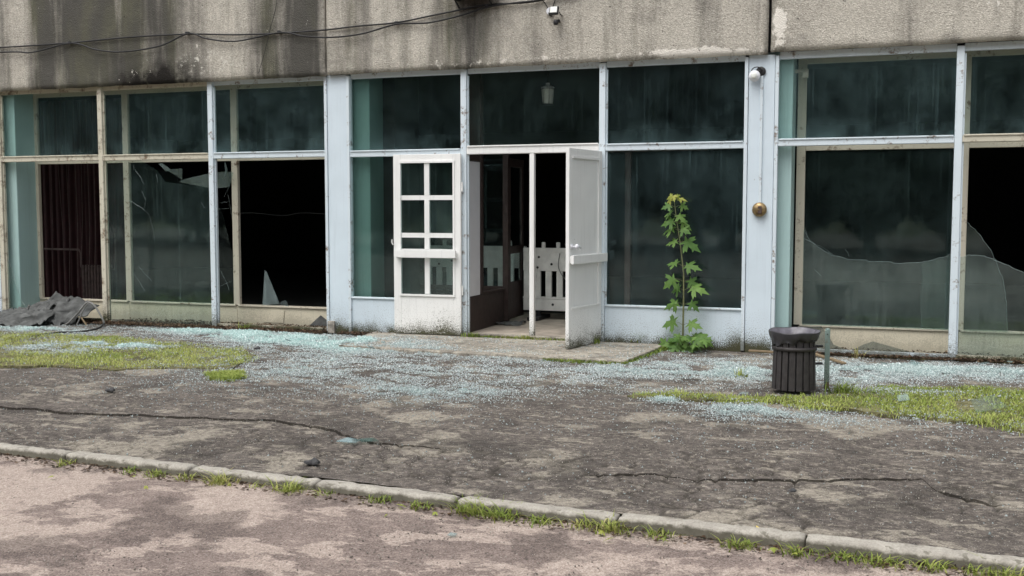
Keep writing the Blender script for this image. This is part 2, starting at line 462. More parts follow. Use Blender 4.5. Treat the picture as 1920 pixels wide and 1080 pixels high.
M['black_wall'] = m_plain('dark_interior', (0.012, 0.012, 0.013), 0.9)
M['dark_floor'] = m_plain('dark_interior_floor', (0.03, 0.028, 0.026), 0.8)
M['lobby'] = m_plain('worn_screed', (0.42, 0.37, 0.31), 0.85, 0.3, 5)
M['white_sheet'] = m_plain('white_board', (0.74, 0.75, 0.79), 0.6, 0.05, 3)
M['plastic_white'] = m_plain('grey_white_plastic', (0.76, 0.75, 0.72), 0.55, 0.15, 7)
M['glass'] = m_glass('dusty_glass', 0.020, dustcol=(0.27, 0.41, 0.40), streak=0.8)
M['glass_hi'] = m_glass('streaked_glass', 0.028, dustcol=(0.27, 0.42, 0.44), streak=0.9, haze=0.8)
M['glass_film'] = m_glass('filmed_glass', 0.075, (0.90, 0.945, 0.935), (0.34, 0.40, 0.38), 0.5)
M['glass_clear'] = m_glass('clear_glass', 0.006)
M['glass_frost'] = m_glass('frosty_shard_glass', 0.22, (0.9, 0.95, 0.95), (0.42, 0.50, 0.50), 0.3)
M['glass_grey'] = m_glass('grey_dirty_glass', 0.20, (0.72, 0.75, 0.75), (0.20, 0.21, 0.20), 0.3)
M['crack'] = m_plain('crack_white', (0.42, 0.50, 0.50), 0.4, 0.4, 30)
M['pavement'] = m_asphalt('old_asphalt', (0.090, 0.080, 0.073), (0.150, 0.133, 0.121), (0.29, 0.265, 0.225), 0.548, 0.578, 0.12)
M['road'] = m_asphalt('pinkish_road_asphalt', (0.180, 0.146, 0.134), (0.265, 0.216, 0.196), (0.420, 0.352, 0.312), 0.512, 0.540, 0.05, 0.8, 0.7, 0.35)
def m_kerb():
    t = NT('granite_kerb')
    x, y, z = t.sep()
    n = t.noise(9, 6, None, 0.7); g = t.noise(90, 3, None, 0.7)
    col = t.mix(t.rng(n, 0.3, 0.7), (0.30, 0.28, 0.245), (0.52, 0.49, 0.43))
    col = t.mix(t.rng(g, 0.40, 0.7, 0.0, 0.55), col, (0.20, 0.185, 0.16))
    col = t.mix(t.rng(t.noise(17, 5), 0.60, 0.66, 0.0, 0.8), col, (0.15, 0.14, 0.11))
    soil = t.rng(t.math('ADD', z, t.math('MULTIPLY', t.math('SUBTRACT', n, 0.5), 0.06)), -0.026, -0.008, 0.92, 0.0)
    col = t.mix(soil, col, t.mix(n, (0.045, 0.042, 0.032), (0.13, 0.12, 0.09)))
    return t.bsdf(col, 0.92, t.bump(g, 0.6, 0.006), 0.2)
M['kerb'] = m_kerb()
M['trim_stone'] = m_asphalt('coping_concrete', (0.30, 0.28, 0.25), (0.42, 0.40, 0.36), (0.5, 0.47, 0.42), 0.5, 0.6, 0.1, 2.0)
M['step'] = m_asphalt('doorstep_concrete', (0.24, 0.22, 0.19), (0.34, 0.32, 0.28), (0.44, 0.41, 0.35), 0.5, 0.66, 0.1, 2.0)
M['soil'] = m_asphalt('trodden_soil', (0.09, 0.085, 0.045), (0.16, 0.15, 0.075), (0.22, 0.215, 0.11), 0.5, 0.65, 0.0, 2.0)
M['crumbs'] = m_crumbs()
M['cable'] = m_plain('black_cable', (0.018, 0.018, 0.019), 0.55)
M['black_metal'] = m_plain('black_metal', (0.020, 0.020, 0.022), 0.5)
M['bin'] = m_plain('charcoal_bin_plastic', (0.040, 0.036, 0.036), 0.55, 0.3, 20)
M['bag'] = m_plain('black_bin_bag', (0.045, 0.044, 0.050), 0.28, 0.3, 20)
M['bag_in_skylit'] = m_plain('bin_bag_inside_skylit', (0.13, 0.125, 0.145), 0.35, 0.35, 20)  # lighter than the outside: sky reflection put into the colour
M['post'] = m_paint('green_grey_post_paint', (0.20, 0.27, 0.25), 1.0, 0.5, 0.6)
M['brass'] = m_plain('tarnished_brass', (0.32, 0.23, 0.12), 0.38, 0.4, 30, 0.8)
M['felt'] = m_plain('tar_felt', (0.085, 0.088, 0.086), 0.75, 0.5, 9)
M['hose'] = m_plain('grey_cable_sheath', (0.20, 0.20, 0.19), 0.5)
M['wood'] = m_plain('weathered_lath', (0.24, 0.18, 0.11), 0.8)
M['stem'] = m_plain('sapling_stem', (0.14, 0.15, 0.07), 0.7)
M['leaf'] = m_leaf('maple_leaf', (0.085, 0.18, 0.045), (0.20, 0.33, 0.085))
M['leaf_young'] = m_leaf('young_maple_leaf', (0.30, 0.38, 0.07), (0.44, 0.44, 0.11))
M['tree_leaf'] = m_leaf('tree_foliage', (0.030, 0.060, 0.020), (0.07, 0.11, 0.035), 0.25, 2.0)
M['bark'] = m_plain('bark', (0.09, 0.07, 0.055), 0.9)
M['grass'] = m_grass('lawn_blades', [(0.0, (0.15, 0.24, 0.040)), (0.4, (0.36, 0.43, 0.105)), (0.75, (0.54, 0.55, 0.21)), (1.0, (0.70, 0.64, 0.40))])
M['tuft'] = m_grass('kerb_blades', [(0.0, (0.10, 0.17, 0.028)), (0.45, (0.25, 0.32, 0.065)), (0.8, (0.42, 0.43, 0.14)), (1.0, (0.58, 0.50, 0.27))])
M['grit'] = m_grass('stone_grit', [(0.0, (0.06, 0.052, 0.046)), (0.5, (0.22, 0.20, 0.175)), (0.85, (0.42, 0.39, 0.34)), (1.0, (0.66, 0.63, 0.58))])
M['litter'] = m_grass('leaf_litter', [(0.0, (0.03, 0.022, 0.016)), (0.6, (0.10, 0.062, 0.038)), (1.0, (0.24, 0.17, 0.11))])
M['lamp_glass'] = m_plain('opal_glass', (0.72, 0.74, 0.70), 0.35, 0.05)
M['yellow'] = m_plain('yellow_leaf', (0.70, 0.55, 0.10), 0.6)
M['stone'] = m_plain('dark_stone', (0.06, 0.06, 0.062), 0.9, 0.4, 30)
M['iron'] = m_plain('rusty_iron', (0.075, 0.050, 0.046), 0.7, 0.4)

# ================================================================== THE SETTING
def kerb_y(x): return -6.81 - 0.052 * x          # back edge of the kerb
ROAD_Z = -0.06

o = MB().slab([(-400, -400), (400, -400), (400, 400), (-400, 400)], -0.6, -0.30).build('ground', M['soil'])
tag(o, kind='structure')

def poly_dist(X, Y, pts):
    d = np.full(X.shape, 9.0); side = np.zeros(X.shape)
    for (a, b) in zip(pts[:-1], pts[1:]):
        ax, ay = a; bx, by = b; dx, dy = bx - ax, by - ay
        t = np.clip(((X - ax) * dx + (Y - ay) * dy) / (dx * dx + dy * dy), 0, 1)
        q = np.hypot(X - ax - t * dx, Y - ay - t * dy)
        m = q < d
        d = np.where(m, q, d); side = np.where(m, (X - ax) * dy - (Y - ay) * dx, side)
    return d, side
def jitter(pts, amp, n=6):
    out = []
    for a, b in zip(pts[:-1], pts[1:]):
        for k in range(n):
            t = k / n
            out.append((a[0] + (b[0] - a[0]) * t + random.uniform(-amp, amp), a[1] + (b[1] - a[1]) * t + random.uniform(-amp, amp)))
    out.append(pts[-1])
    return out

# the old crack runs the whole length of the pavement; gap = 0 where it has closed up
CH = [(-30, -5.9, 0), (-8.6, -5.95, 0.0), (-8.0, -5.9, 1), (-5.0, -5.72, 1)]
CH += [(*G(a, b), g) for a, b, g in ((0, 765, 1), (120, 771, 1), (200, 775, 1), (330, 777, 1), (420, 781, .8), (480, 785, .9), (560, 795, 1), (620, 808, 1), (700, 828, .8), (800, 836, .5), (860, 842, 0.0), (1090, 887, 0.0), (1140, 886, .7), (1230, 884, .6), (1290, 893, .2), (1350, 893, .8), (1450, 895, .8), (1560, 899, .8), (1640, 891, .8), (1730, 891, .25), (1755, 914, 0.3), (1775, 922, 1), (1800, 930, 1), (1850, 941, .8), (1880, 944, 0))]
CH += [(30, -6.2, 0)]
CH.sort()
chx, chy, chg = (np.array(q) for q in zip(*CH))
xs = np.concatenate([np.linspace(-30, -9, 22)[:-1], np.arange(-9, 7, 0.021), np.linspace(7, 30, 24)])
yc = np.interp(xs, chx, chy) + (fbm(xs, xs * 0, 2.2, 4) - 0.5) * 0.16 + (fbm(xs, xs * 0 + 3, 14, 2) - 0.5) * 0.03
yc = np.maximum(yc, kerb_y(xs) + 0.15)
gap = np.interp(xs, chx, chg) * (0.013 + 0.020 * fbm(xs, xs * 0 + 7, 5, 3))
def pave_z(X, Y):
    Z = (fbm(X, Y, 0.7, 3) - 0.5) * 0.030 + (fbm(X, Y, 6, 3) - 0.5) * 0.012 + (fbm(X, Y, 28, 2) - 0.5) * 0.006 - 0.012
    cell = 0.21
    cx = np.floor(X / cell).astype(int); cy = np.floor(Y / cell).astype(int)
    f1 = np.full(X.shape, 9.0); f2 = np.full(X.shape, 9.0)
    for di in (-1, 0, 1):
        for dj in (-1, 0, 1):
            gx = cx + di; gy = cy + dj
            px = (gx + _tab[gx % 256, gy % 256]) * cell; py = (gy + _tab[(gx + 91) % 256, (gy + 37) % 256]) * cell
            d = np.hypot(X - px, Y - py)
            f2 = np.where(d < f1, f1, np.minimum(f2, d)); f1 = np.minimum(f1, d)
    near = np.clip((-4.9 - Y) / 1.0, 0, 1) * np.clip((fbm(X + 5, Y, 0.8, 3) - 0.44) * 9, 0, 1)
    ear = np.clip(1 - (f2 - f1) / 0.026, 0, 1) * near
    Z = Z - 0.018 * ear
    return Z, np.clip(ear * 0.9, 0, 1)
def band(t, ya, yb):
    X, T = np.meshgrid(xs, t)
    Y = ya[None, :] + T * (yb - ya)[None, :]
    Z, E_ = pave_z(X, Y)
    return X, Y, Z, E_
low = band(np.linspace(0, 1, 72), kerb_y(xs), yc - gap / 2)
up = band(np.linspace(0, 1, 310), yc + gap / 2, np.full(xs.shape, 0.62))
heave = 0.014 * np.clip(np.interp(xs, chx, chg), 0, 1)
up[2][:] += heave[None, :] * np.exp(-(up[1] - yc[None, :]) / 0.35)
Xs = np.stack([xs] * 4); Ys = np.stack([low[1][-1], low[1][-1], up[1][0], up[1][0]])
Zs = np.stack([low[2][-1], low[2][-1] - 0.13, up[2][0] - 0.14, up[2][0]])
slit = (Xs, Ys, Zs, np.stack([np.full(xs.shape, 0.7), np.ones(xs.shape), np.ones(xs.shape), np.full(xs.shape, 0.7)]))  # slit walls coloured soil-dark to make up for shade the slit lacks
V = []; Q = []; EA = []; base_i = 0
for (X, Y, Z, E_) in (low, slit, up):
    h, w = X.shape
    V.append(np.stack([X, Y, Z], -1).reshape(-1, 3)); EA.append(E_.ravel())
    i = np.arange((h - 1) * w).reshape(h - 1, w)[:, :-1].ravel() + base_i
    Q.append(np.stack([i, i + 1, i + w + 1, i + w], -1).ravel()); base_i += h * w
Q = np.concatenate(Q)
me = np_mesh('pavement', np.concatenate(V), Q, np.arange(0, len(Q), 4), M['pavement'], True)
at = me.attributes.new('earth_shade', 'FLOAT', 'POINT'); at.data.foreach_set('value', np.concatenate(EA).astype(np.float32))
o = link_mesh('pavement', me)
tag(o, kind='structure')

xs = np.concatenate([np.linspace(-60, -3, 40)[:-1], np.arange(-3, 7, 0.03), np.linspace(7, 60, 36)])
ys = np.concatenate([np.linspace(-60, -9.6, 40)[:-1], np.arange(-9.6, -6.9, 0.03), [-6.9]])
ts = (ys + 60) / (60 - 6.9)
X, T = np.meshgrid(xs, ts)
Y = -60 + T * (kerb_y(X) - 0.02 + 60)
Z = ROAD_Z + (fbm(X, Y, 0.8, 3) - 0.5) * 0.03 + (fbm(X, Y, 8, 3) - 0.5) * 0.010 + (fbm(X, Y, 26, 2) - 0.5) * 0.005
o = link_mesh('road', grid_mesh('road', X, Y, Z, M['road']))
tag(o, kind='structure')

# kerb: bedding strip with single stones laid on it
kb = MB().slab([(-30, kerb_y(-30) - 0.11), (30, kerb_y(30) - 0.11), (30, kerb_y(30) + 0.01), (-30, kerb_y(-30) + 0.01)], -0.25, -0.075)
kerb = kb.build('kerb', M['soil'])
tag(kerb, kind='structure')
joints = [-4.7, -3.7, -2.7, -1.72, -0.75, 0.29, 1.24, 2.19, 3.14, 4.12, 5.26, 6.2, 7.2]
ang = math.atan(-0.052)
for a, b in zip(joints[:-1], joints[1:]):
    L = b - a - random.uniform(0.012, 0.03)
    nx, ny, nz = 26, 6, 4
    mb = MB(); W = 0.108; H = 0.17
    # rough-topped stone from a subdivided box surface
    def P(u, v): return (u * L, -v * W)
    seed = random.uniform(0, 50)
    top = []
    for j in range(ny + 1):
        for i in range(nx + 1):
            x, y = P(i / nx, j / ny)
            edge = min(i / nx, 1 - i / nx) * L; fr = min(j, ny - j) / ny * W
            z = -0.008 * max(0, 1 - edge / 0.02) - 0.008 * max(0, 1 - fr / 0.02)
            z += float(fbm(x + seed, y, 22, 3) - 0.5) * 0.020 - 0.02 * max(0.0, float(fbm(x + seed, y + 3, 7, 3)) - 0.60)
            yy = y + float(fbm(x + seed, 3.1 + 0.2 * j, 11, 3) - 0.5) * 0.020
            top.append((x, yy, z))
    n = len(top)
    fs = [(j * (nx + 1) + i, (j + 1) * (nx + 1) + i, (j + 1) * (nx + 1) + i + 1, j * (nx + 1) + i + 1) for j in range(ny) for i in range(nx)]
    rim = [i for i in range(nx + 1)] + [(j) * (nx + 1) + nx for j in range(1, ny + 1)] + [ny * (nx + 1) + i for i in range(nx - 1, -1, -1)] + [j * (nx + 1) for j in range(ny - 1, 0, -1)]
    low = [(top[k][0], top[k][1], -H) for k in rim]
    vs = top + low; m_ = len(rim)
    fs += [(rim[k], rim[(k + 1) % m_], n + (k + 1) % m_, n + k) for k in range(m_)]
    mb.add(vs, fs)
    mb.build('kerb_stone', M['kerb'], kerb, True, loc=(a, kerb_y(a) + random.uniform(-0.012, 0.012), 0.002 + random.uniform(-0.008, 0.006)), rot=(random.uniform(-0.03, 0.03), random.uniform(-0.006, 0.006), ang + random.uniform(-0.008, 0.008)))

# ================================================================== THE BUILDING
bld = empty('building')
tag(bld, 'grey concrete public building with a glazed ground floor, pale blue pillars and open white doors', 'building')
def part(name, mat, mb, smooth=False, bevel=0.004, parent=bld): return mb.build(name, mat, parent, smooth, bevel)

# concrete fascia panels (front face at Y = -0.10), real joints between them
def concrete_panel(x0, x1, z0, z1):
    nx = max(8, int((x1 - x0) / 0.06)); nzr = int((z1 - z0) / 0.06)
    gx, gz = np.meshgrid(np.linspace(x0, x1, nx), np.linspace(z0, z1, nzr))
    edge = np.minimum(np.minimum(gx - x0, x1 - gx), gz - z0)
    gy = -0.10 + 0.018 * np.clip(1 - edge / 0.05, 0, 1) ** 2 + (fbm(gx, gz, 5, 3) - 0.5) * 0.010
    gz2 = gz + np.where(gz < z0 + 0.01, (fbm(gx, gz, 7, 3) - 0.5) * 0.022, 0)
    gx2 = gx + np.where((gx < x0 + 0.01) | (gx > x1 - 0.01), (fbm(gz, gx, 6, 3) - 0.5) * 0.014, 0)
    me = grid_mesh('concrete_panel', gx2, gy, gz2, M['panel'], True)
    o = link_mesh('concrete_panel', me, bld)
    s = o.modifiers.new('solid', 'SOLIDIFY'); s.thickness = 0.26; s.offset = -1
    return o
PANELS = [(-14.2, -8.3, 3.39), (-8.27, -2.565, 3.385), (-2.54, 3.105, 3.395), (3.135, 8.9, 3.415), (8.93, 14.6, 3.41)]
for x0, x1, z0 in PANELS:
    concrete_panel(x0, x1, z0, 6.0)
part('joint_filler', M['black_wall'], MB().box(-14, 14.5, 0.02, 0.10, 3.44, 5.98), bevel=0)
part('coping', M['trim_stone'], MB().box(-14.3, 14.7, -0.16, 0.5, 6.0, 6.12))
part('roof', M['felt'], MB().box(-14.2, 14.6, 0.40, 16.0, 5.85, 5.99), bevel=0)

# hall behind the glazing
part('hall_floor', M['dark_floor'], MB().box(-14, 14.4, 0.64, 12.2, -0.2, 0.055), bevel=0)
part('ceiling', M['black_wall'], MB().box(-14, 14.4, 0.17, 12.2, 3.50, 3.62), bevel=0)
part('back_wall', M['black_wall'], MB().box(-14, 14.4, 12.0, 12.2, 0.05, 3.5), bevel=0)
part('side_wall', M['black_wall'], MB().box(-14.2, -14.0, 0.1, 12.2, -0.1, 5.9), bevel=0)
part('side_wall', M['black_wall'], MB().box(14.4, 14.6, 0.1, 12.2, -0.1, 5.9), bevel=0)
part('rear_facade', M['panel'], MB().box(-14.2, 14.6, 12.2, 12.5, -0.2, 5.9), bevel=0)

# pillars: blue cladding boards in front, teal structural column behind
def pillar(x0, x1, tx0, tx1, tm='teal'):
    p = part('pillar_cladding', M['blue'], MB().box(x0 + 0.045, x1 - 0.045, -0.012, 0.09, -0.03, 3.40))
    part('trim_strip', M['blue_frame'], MB().box(x0, x0 + 0.040, -0.026, 0.07, 0.0, 3.385), parent=p)
    part('trim_strip', M['blue_frame'], MB().box(x1 - 0.040, x1, -0.026, 0.07, 0.0, 3.385), parent=p)
    if tx0 is not None:
        part('structural_pillar', M[tm], MB().box(tx0, tx1, 0.12, 0.52, 0.0, 3.48), bevel=0.012)
    return p
pillar(-2.625, -2.255, -2.50, -2.03, 'teal_dimmed')
pillar(2.84, 3.222, 2.92, 3.37)
pillar(-8.56, -8.19, -8.45, -7.965)
pillar(8.30, 8.68, 8.4, 8.85)

# outer frame members (front face Y = -0.015)
MW = 0.078
def mullion(x, mat, z0=-0.02, z1=3.40, w=MW, y0=-0.018, y1=0.055):
    p = part('mullion', M[mat], MB().box(x - w / 2, x + w / 2, y0, y1, z0, z1), bevel=0.007)
    part('glazing_bead', M[mat], MB().box(x + w / 2 + 0.001, x + w / 2 + 0.019, 0.012, 0.05, z0 + 0.06, z1 - 0.08), parent=p, bevel=0.003)
    return p
def transom(x0, x1, z, mat, h=0.072, y0=-0.014, y1=0.052):
    p = part('transom', M[mat], MB().box(x0, x1, y0, y1, z - h / 2, z + h / 2), bevel=0.007)
    part('drip_ledge', M[mat], MB().box(x0 + 0.01, x1 - 0.01, y0 - 0.014, y0 + 0.03, z + h / 2 - 0.004, z + h / 2 + 0.013), parent=p, bevel=0.003)
    return p
def top_rail(x0, x1, mat='blue_frame'):
    return part('top_rail', M[mat], MB().box(x0, x1, 0.022, 0.07, 3.345, 3.43), bevel=0.006)

mullion(-8.155, 'cream'); mullion(-6.28, 'cream'); mullion(-4.41, 'blue_frame')
mullion(-0.645, 'blue_frame', 0.0); mullion(1.157, 'blue_frame', 0.0)
mullion(5.125, 'blue_frame'); mullion(7.0, 'cream')
for x0, x1, mt in ((-8.19, -6.32, 'cream'), (-6.24, -4.45, 'cream'), (-4.37, -2.625, 'blue_frame'), (-2.255, -0.685, 'blue_frame'), (-0.605, 1.117, 'blue_frame'), (1.197, 2.84, 'blue_frame'), (3.222, 5.085, 'blue_frame'), (5.165, 6.96, 'blue_frame')):
    top_rail(x0, x1, mt)
transom(-8.115, -6.32, 2.385, 'cream'); transom(-6.24, -4.45, 2.378, 'cream'); transom(-4.37, -2.625, 2.378, 'blue_frame')
transom(-2.255, -0.685, 2.365, 'blue_frame'); transom(1.197, 2.84, 2.385, 'blue_frame')
transom(3.222, 5.085, 2.40, 'blue_frame'); transom(5.165, 6.96, 2.405, 'cream')
transom(-0.605, 1.117, 2.385, 'white', 0.095)
# bottom rails on a low upstand
for x0, x1, mt in ((-8.115, -6.32, 'cream'), (-4.37, -2.70, 'cream'), (3.222, 5.085, 'blue_frame'), (5.165, 6.96, 'cream')):
    part('bottom_rail', M[mt], MB().box(x0, x1, -0.008, 0.05, 0.012, 0.058), bevel=0.005)
part('upstand', M['soil'], MB().box(-8.2, -2.63, 0.0, 0.12, -0.1, 0.008), bevel=0)
part('upstand', M['soil'], MB().box(3.23, 8.3, 0.0, 0.12, -0.1, 0.008), bevel=0)

# blue apron panels of the centre bay
part('apron_panel', M['blue'], MB().box(-2.255, -0.687, 0.0, 0.085, -0.02, 0.468))
part('apron_ledge', M['blue_frame'], MB().box(-2.255, -0.687, -0.02, 0.07, 0.470, 0.492))
part('apron_panel', M['blue'], MB().box(1.199, 2.84, 0.0, 0.085, -0.02, 0.468))
part('apron_ledge', M['blue_frame'], MB().box(1.199, 2.84, -0.02, 0.07, 0.470, 0.492))
part('end_block', M['trim_stone'], MB().box(-2.60, -2.50, -0.05, -0.013, 0.0, 0.16))

# inner glazing line, half a metre behind the outer one
IY = 0.50
def inner_mullion(x, w=0.10, z0=0.275): return part('inner_mullion', M['inner_cream'], MB().box(x - w / 2, x + w / 2, IY, IY + 0.06, z0, 3.46), bevel=0.006)
for x in (-7.965, -6.27, -4.385): inner_mullion(x)
inner_mullion(3.44); inner_mullion(5.215); inner_mullion(7.02)
for x0, x1 in ((-7.915, -6.32), (-6.22, -4.435), (-4.335, -2.50), (3.49, 5.165), (5.265, 6.97)):
    part('inner_transom', M['inner_cream'], MB().box(x0, x1, IY + 0.003, IY + 0.055, 2.335, 2.40), bevel=0.005)
    part('inner_top_rail', M['inner_cream'], MB().box(x0, x1, IY + 0.003, IY + 0.055, 3.345, 3.46), bevel=0.005)
    s = part('inner_sill_panel', M['sill'], MB().box(x0 - 0.048, x1 + 0.048, IY + 0.012, IY + 0.10, -0.02, 0.255), bevel=0.004)
    part('sill_ledge', M['inner_cream'], MB().box(x0 - 0.03, x1 + 0.03, IY - 0.012, IY + 0.10, 0.257, 0.280), parent=s)
# loose sheets of board leaning on the inner sill of the third bay
b3 = [(-4.30, 0.02, -3.85, 0.25), ]
part('tar_patch', M['felt'], MB().plate([(-3.20, 0.02), (-3.02, 0.17), (-2.80, 0.02)], IY + 0.004, IY + 0.010), bevel=0)
part('tar_patch', M['sill'], MB().plate([(-3.95, 0.04), (-3.62, 0.04), (-3.60, 0.22), (-3.80, 0.235)], IY + 0.002, IY + 0.008), bevel=0)

# glazing carries on past both sides of the picture
for x0, x1 in ((7.04, 8.30), (-10.10, -8.56), (-11.95, -10.18), (-13.8, -12.03), (8.68, 10.4), (10.48, 12.2), (12.28, 14.0)):
    transom(x0, x1, 2.39, 'blue_frame'); top_rail(x0, x1)
    part('bottom_rail', M['cream'], MB().box(x0, x1, -0.008, 0.05, 0.012, 0.058), bevel=0.005)
    for z0, z1 in ((0.058, 2.35), (2.43, 3.345)):
        MB().box(x0, x1, 0.026, 0.032, z0, z1).build('window_pane', M['glass'], bld)
for x in (-10.14, -11.99, 10.44, 12.24): mullion(x, 'blue_frame')
# ---- panes
def pane(pts, y, mat='glass', name='window_pane', th=0.006):
    return MB().plate(pts, y, y + th).build(name, M[mat], bld)
def rect(x0, x1, z0, z1): return [(x0, z0), (x1, z0), (x1, z1), (x0, z1)]
def cracks(pane_obj, lines, y, r=0.0009):
    mb = MB()
    for ln in lines:
        pts = []
        for a, b in zip(ln[:-1], ln[1:]):
            for k in range(4):
                t = k / 4
                pts.append((a[0] + (b[0] - a[0]) * t + random.uniform(-.008, .008), y, a[1] + (b[1] - a[1]) * t + random.uniform(-.008, .008)))
        pts.append((ln[-1][0], y, ln[-1][1]))
        mb.tube(pts, [r * random.uniform(0.5, 1.5) for _ in pts], 4)
    return mb.build('crack', M['crack'], pane_obj)
OY = 0.026
def rag(pts, amp=0.011):                       # chipped, angular break line
    out = [pts[0]]
    for a, b in zip(pts[:-1], pts[1:]):
        for t in (0.3, 0.38, 0.72):
            out.append((a[0] + (b[0] - a[0]) * t + random.uniform(-amp, amp) * 0.5, a[1] + (b[1] - a[1]) * t + random.uniform(-amp, amp)))
        out.append(b)
    return out
for x0, x1 in ((-8.116, -6.32), (-6.24, -4.45), (-4.37, -2.625)):
    pane(rect(x0, x1, 2.42, 3.335), OY, 'glass_hi')
pane(rect(-2.255, -0.685, 2.40, 3.335), OY, 'glass_hi')
pane(rect(-0.605, 1.117, 2.43, 3.335), OY, 'glass')
pane(rect(1.197, 2.84, 2.42, 3.335), OY, 'glass_hi')
pane(rect(3.222, 5.085, 2.435, 3.335), OY, 'glass_hi')
pane(rect(5.165, 6.96, 2.44, 3.335), OY, 'glass_hi')
pane(rect(-2.255, -0.685, 0.492, 2.33), OY, 'glass')
pane(rect(1.197, 2.84, 0.492, 2.35), OY, 'glass_hi')
# second bay: cracked outer pane with its upper right corner gone
p = pane([(-6.24, 0.03), (-4.45, 0.03), (-4.45, 1.95), (-5.20, 2.03), (-5.35, 2.20), (-5.62, 2.34), (-6.24, 2.34)], OY, 'glass')
cracks(p, [[F(*q, OY) for q in c] for c in ([(243, 375), (268, 392), (280, 402), (286, 425), (290, 452)], [(255, 320), (262, 330), (270, 345)], [(266, 360), (274, 375), (270, 390)], [(250, 512), (272, 545)], [(260, 500), (285, 528)], [(293, 327), (296, 342)], [(250, 310), (254, 322), (260, 326)], [(377, 380), (384, 390)])], OY - 0.002)
# inner panes
for x0, x1 in ((-7.915, -6.32), (-6.22, -4.435), (-4.335, -2.50)):
    pane(rect(x0, x1, 2.40, 3.345), IY + 0.03, 'glass_clear', 'inner_pane')
p = pane([(-6.22, 0.28), (-4.435, 0.28), (-4.435, 0.9), (-4.62, 1.6), (-4.95, 2.05), (-5.25, 2.0), (-5.5, 2.20), (-6.22, 2.30)], IY + 0.03, 'glass_clear', 'inner_pane')
cracks(p, [[F(*q, IY) for q in c] for c in ([(408, 502), (418, 520), (428, 545)], [(410, 538), (424, 530), (432, 528)], [(407, 392), (428, 390)], [(410, 380), (426, 378)], [(425, 365), (432, 400), (438, 440)], [(437, 320), (428, 350), (418, 370)])], IY + 0.027)
# hanging splinters in the broken corner
def splinter(px_pts, y, tilt, mat='glass_frost'):
    pts = [F(a, b, y) for a, b in px_pts]
    o = MB().plate(pts, 0, 0.006).build('glass_splinter', M[mat], bld)
    c = Vector((pts[0][0], y, pts[0][1]))
    for v in o.data.vertices: v.co = Vector((v.co.x - c.x, v.co.y, v.co.z - c.z))
    o.location = c; o.rotation_euler = tilt
    return o
splinter([(297, 307), (304, 306), (318, 318), (309, 322)], 0.44, (0.25, 0, 0))
splinter([(312, 318), (341, 316), (337, 338)], 0.44, (0.3, 0, 0.05))
splinter([(335, 341), (345, 336), (395, 324), (424, 321), (437, 323), (425, 351), (395, 354), (375, 350)], 0.42, (0.3, 0, 0.05))
splinter([(421, 303), (425, 318), (417, 332), (420, 318)], 0.44, (0.2, 0, 0))
splinter([(492, 572), (494, 507), (497, 509), (502, 520), (514, 547), (524, 570)], IY - 0.01, (-0.06, 0, 0))
splinter([(524, 570), (527, 565), (536, 563), (541, 575)], IY - 0.01, (-0.05, 0, 0))
# first bay: only a low left corner of glass is left
p = pane([(-8.116, 0.06), (-7.70, 0.06), (-7.86, 0.28), (-8.02, 0.75), (-8.116, 0.95)], OY, 'glass_clear')
cracks(p, [[(-8.11, 0.93), (-8.02, 0.74), (-7.86, 0.28), (-7.70, 0.07)]], OY, 0.002)
# fourth bay: inner pane whole, outer one broken to a low filmed remnant
pane(rect(3.49, 5.165, 0.28, 2.335), IY + 0.03, 'glass', 'inner_pane')
pane(rect(3.49, 5.165, 2.40, 3.345), IY + 0.03, 'glass_clear', 'inner_pane')
pane(rect(5.265, 6.97, 2.40, 3.345), IY + 0.03, 'glass_clear', 'inner_pane')
edge4 = [F(*q, IY) for q in ((1786, 476), (1760, 483), (1725, 492), (1690, 494), (1640, 490), (1600, 487), (1560, 479), (1540, 466), (1518, 450), (1507, 430))]
edge4 = rag(edge4)
p = pane([(3.49, 0.28), (5.165, 0.28), (5.165, edge4[0][1])] + edge4[1:], IY - 0.02, 'glass_film', 'inner_pane')
cracks(p, [[F(*q, IY) for q in c] for c in ([(1506, 447), (1540, 462), (1563, 478)], [(1585, 465), (1592, 480)], [(1508, 425), (1513, 440)], [(1528, 505), (1540, 520)])], IY - 0.023)
part('glass_edge', M['crack'], MB().tube([(a, IY - 0.017, b) for a, b in edge4], 0.0010, 4), bevel=0)
pane([F(1727, 612, IY)] + [(5.165, 0.285), (5.165, 1.05)] + [F(*q, IY) for q in ((1760, 486), (1727, 494), (1730, 520), (1726, 560))], IY - 0.03, 'glass_film', 'inner_pane')
# all that is left of the outer pane: two low pieces standing in the bottom rail
pane([(3.225, 0.06), (4.02, 0.06), (3.88, 0.11), (3.80, 0.24), (3.74, 0.315), (3.50, 0.30), (3.225, 0.26)], OY, 'glass_grey')
pane([(4.08, 0.06), (4.72, 0.06), (4.30, 0.165), (4.20, 0.125)], OY, 'glass_grey')
# fifth bay
edge5 = [(7.0 - 0.04, 0.62), (6.4, 0.80), (6.05, 0.90), (5.81, 0.975), (5.67, 1.045), (5.55, 1.09), (5.45, 1.13), (5.34, 1.15), (5.25, 1.145), (5.165, 1.11)]
edge5 = rag(edge5)
pane([(5.165, 0.06), (6.96, 0.06)] + edge5, OY, 'glass_film')
part('glass_edge', M['crack'], MB().tube([(a, OY + 0.003, b) for a, b in edge5], 0.0012, 4), bevel=0)
arc = [(5.72, 0.28), (5.70, 0.6), (5.66, 0.85), (5.58, 1.07), (5.50, 1.22), (5.42, 1.34), (5.33, 1.44), (5.265, 1.50)]
arc = rag(arc)
pane([(5.265, 0.28)] + arc, IY - 0.02, 'glass_film', 'inner_pane')
part('glass_edge', M['crack'], MB().tube([(a, IY - 0.017, b) for a, b in arc], 0.0012, 4), bevel=0)

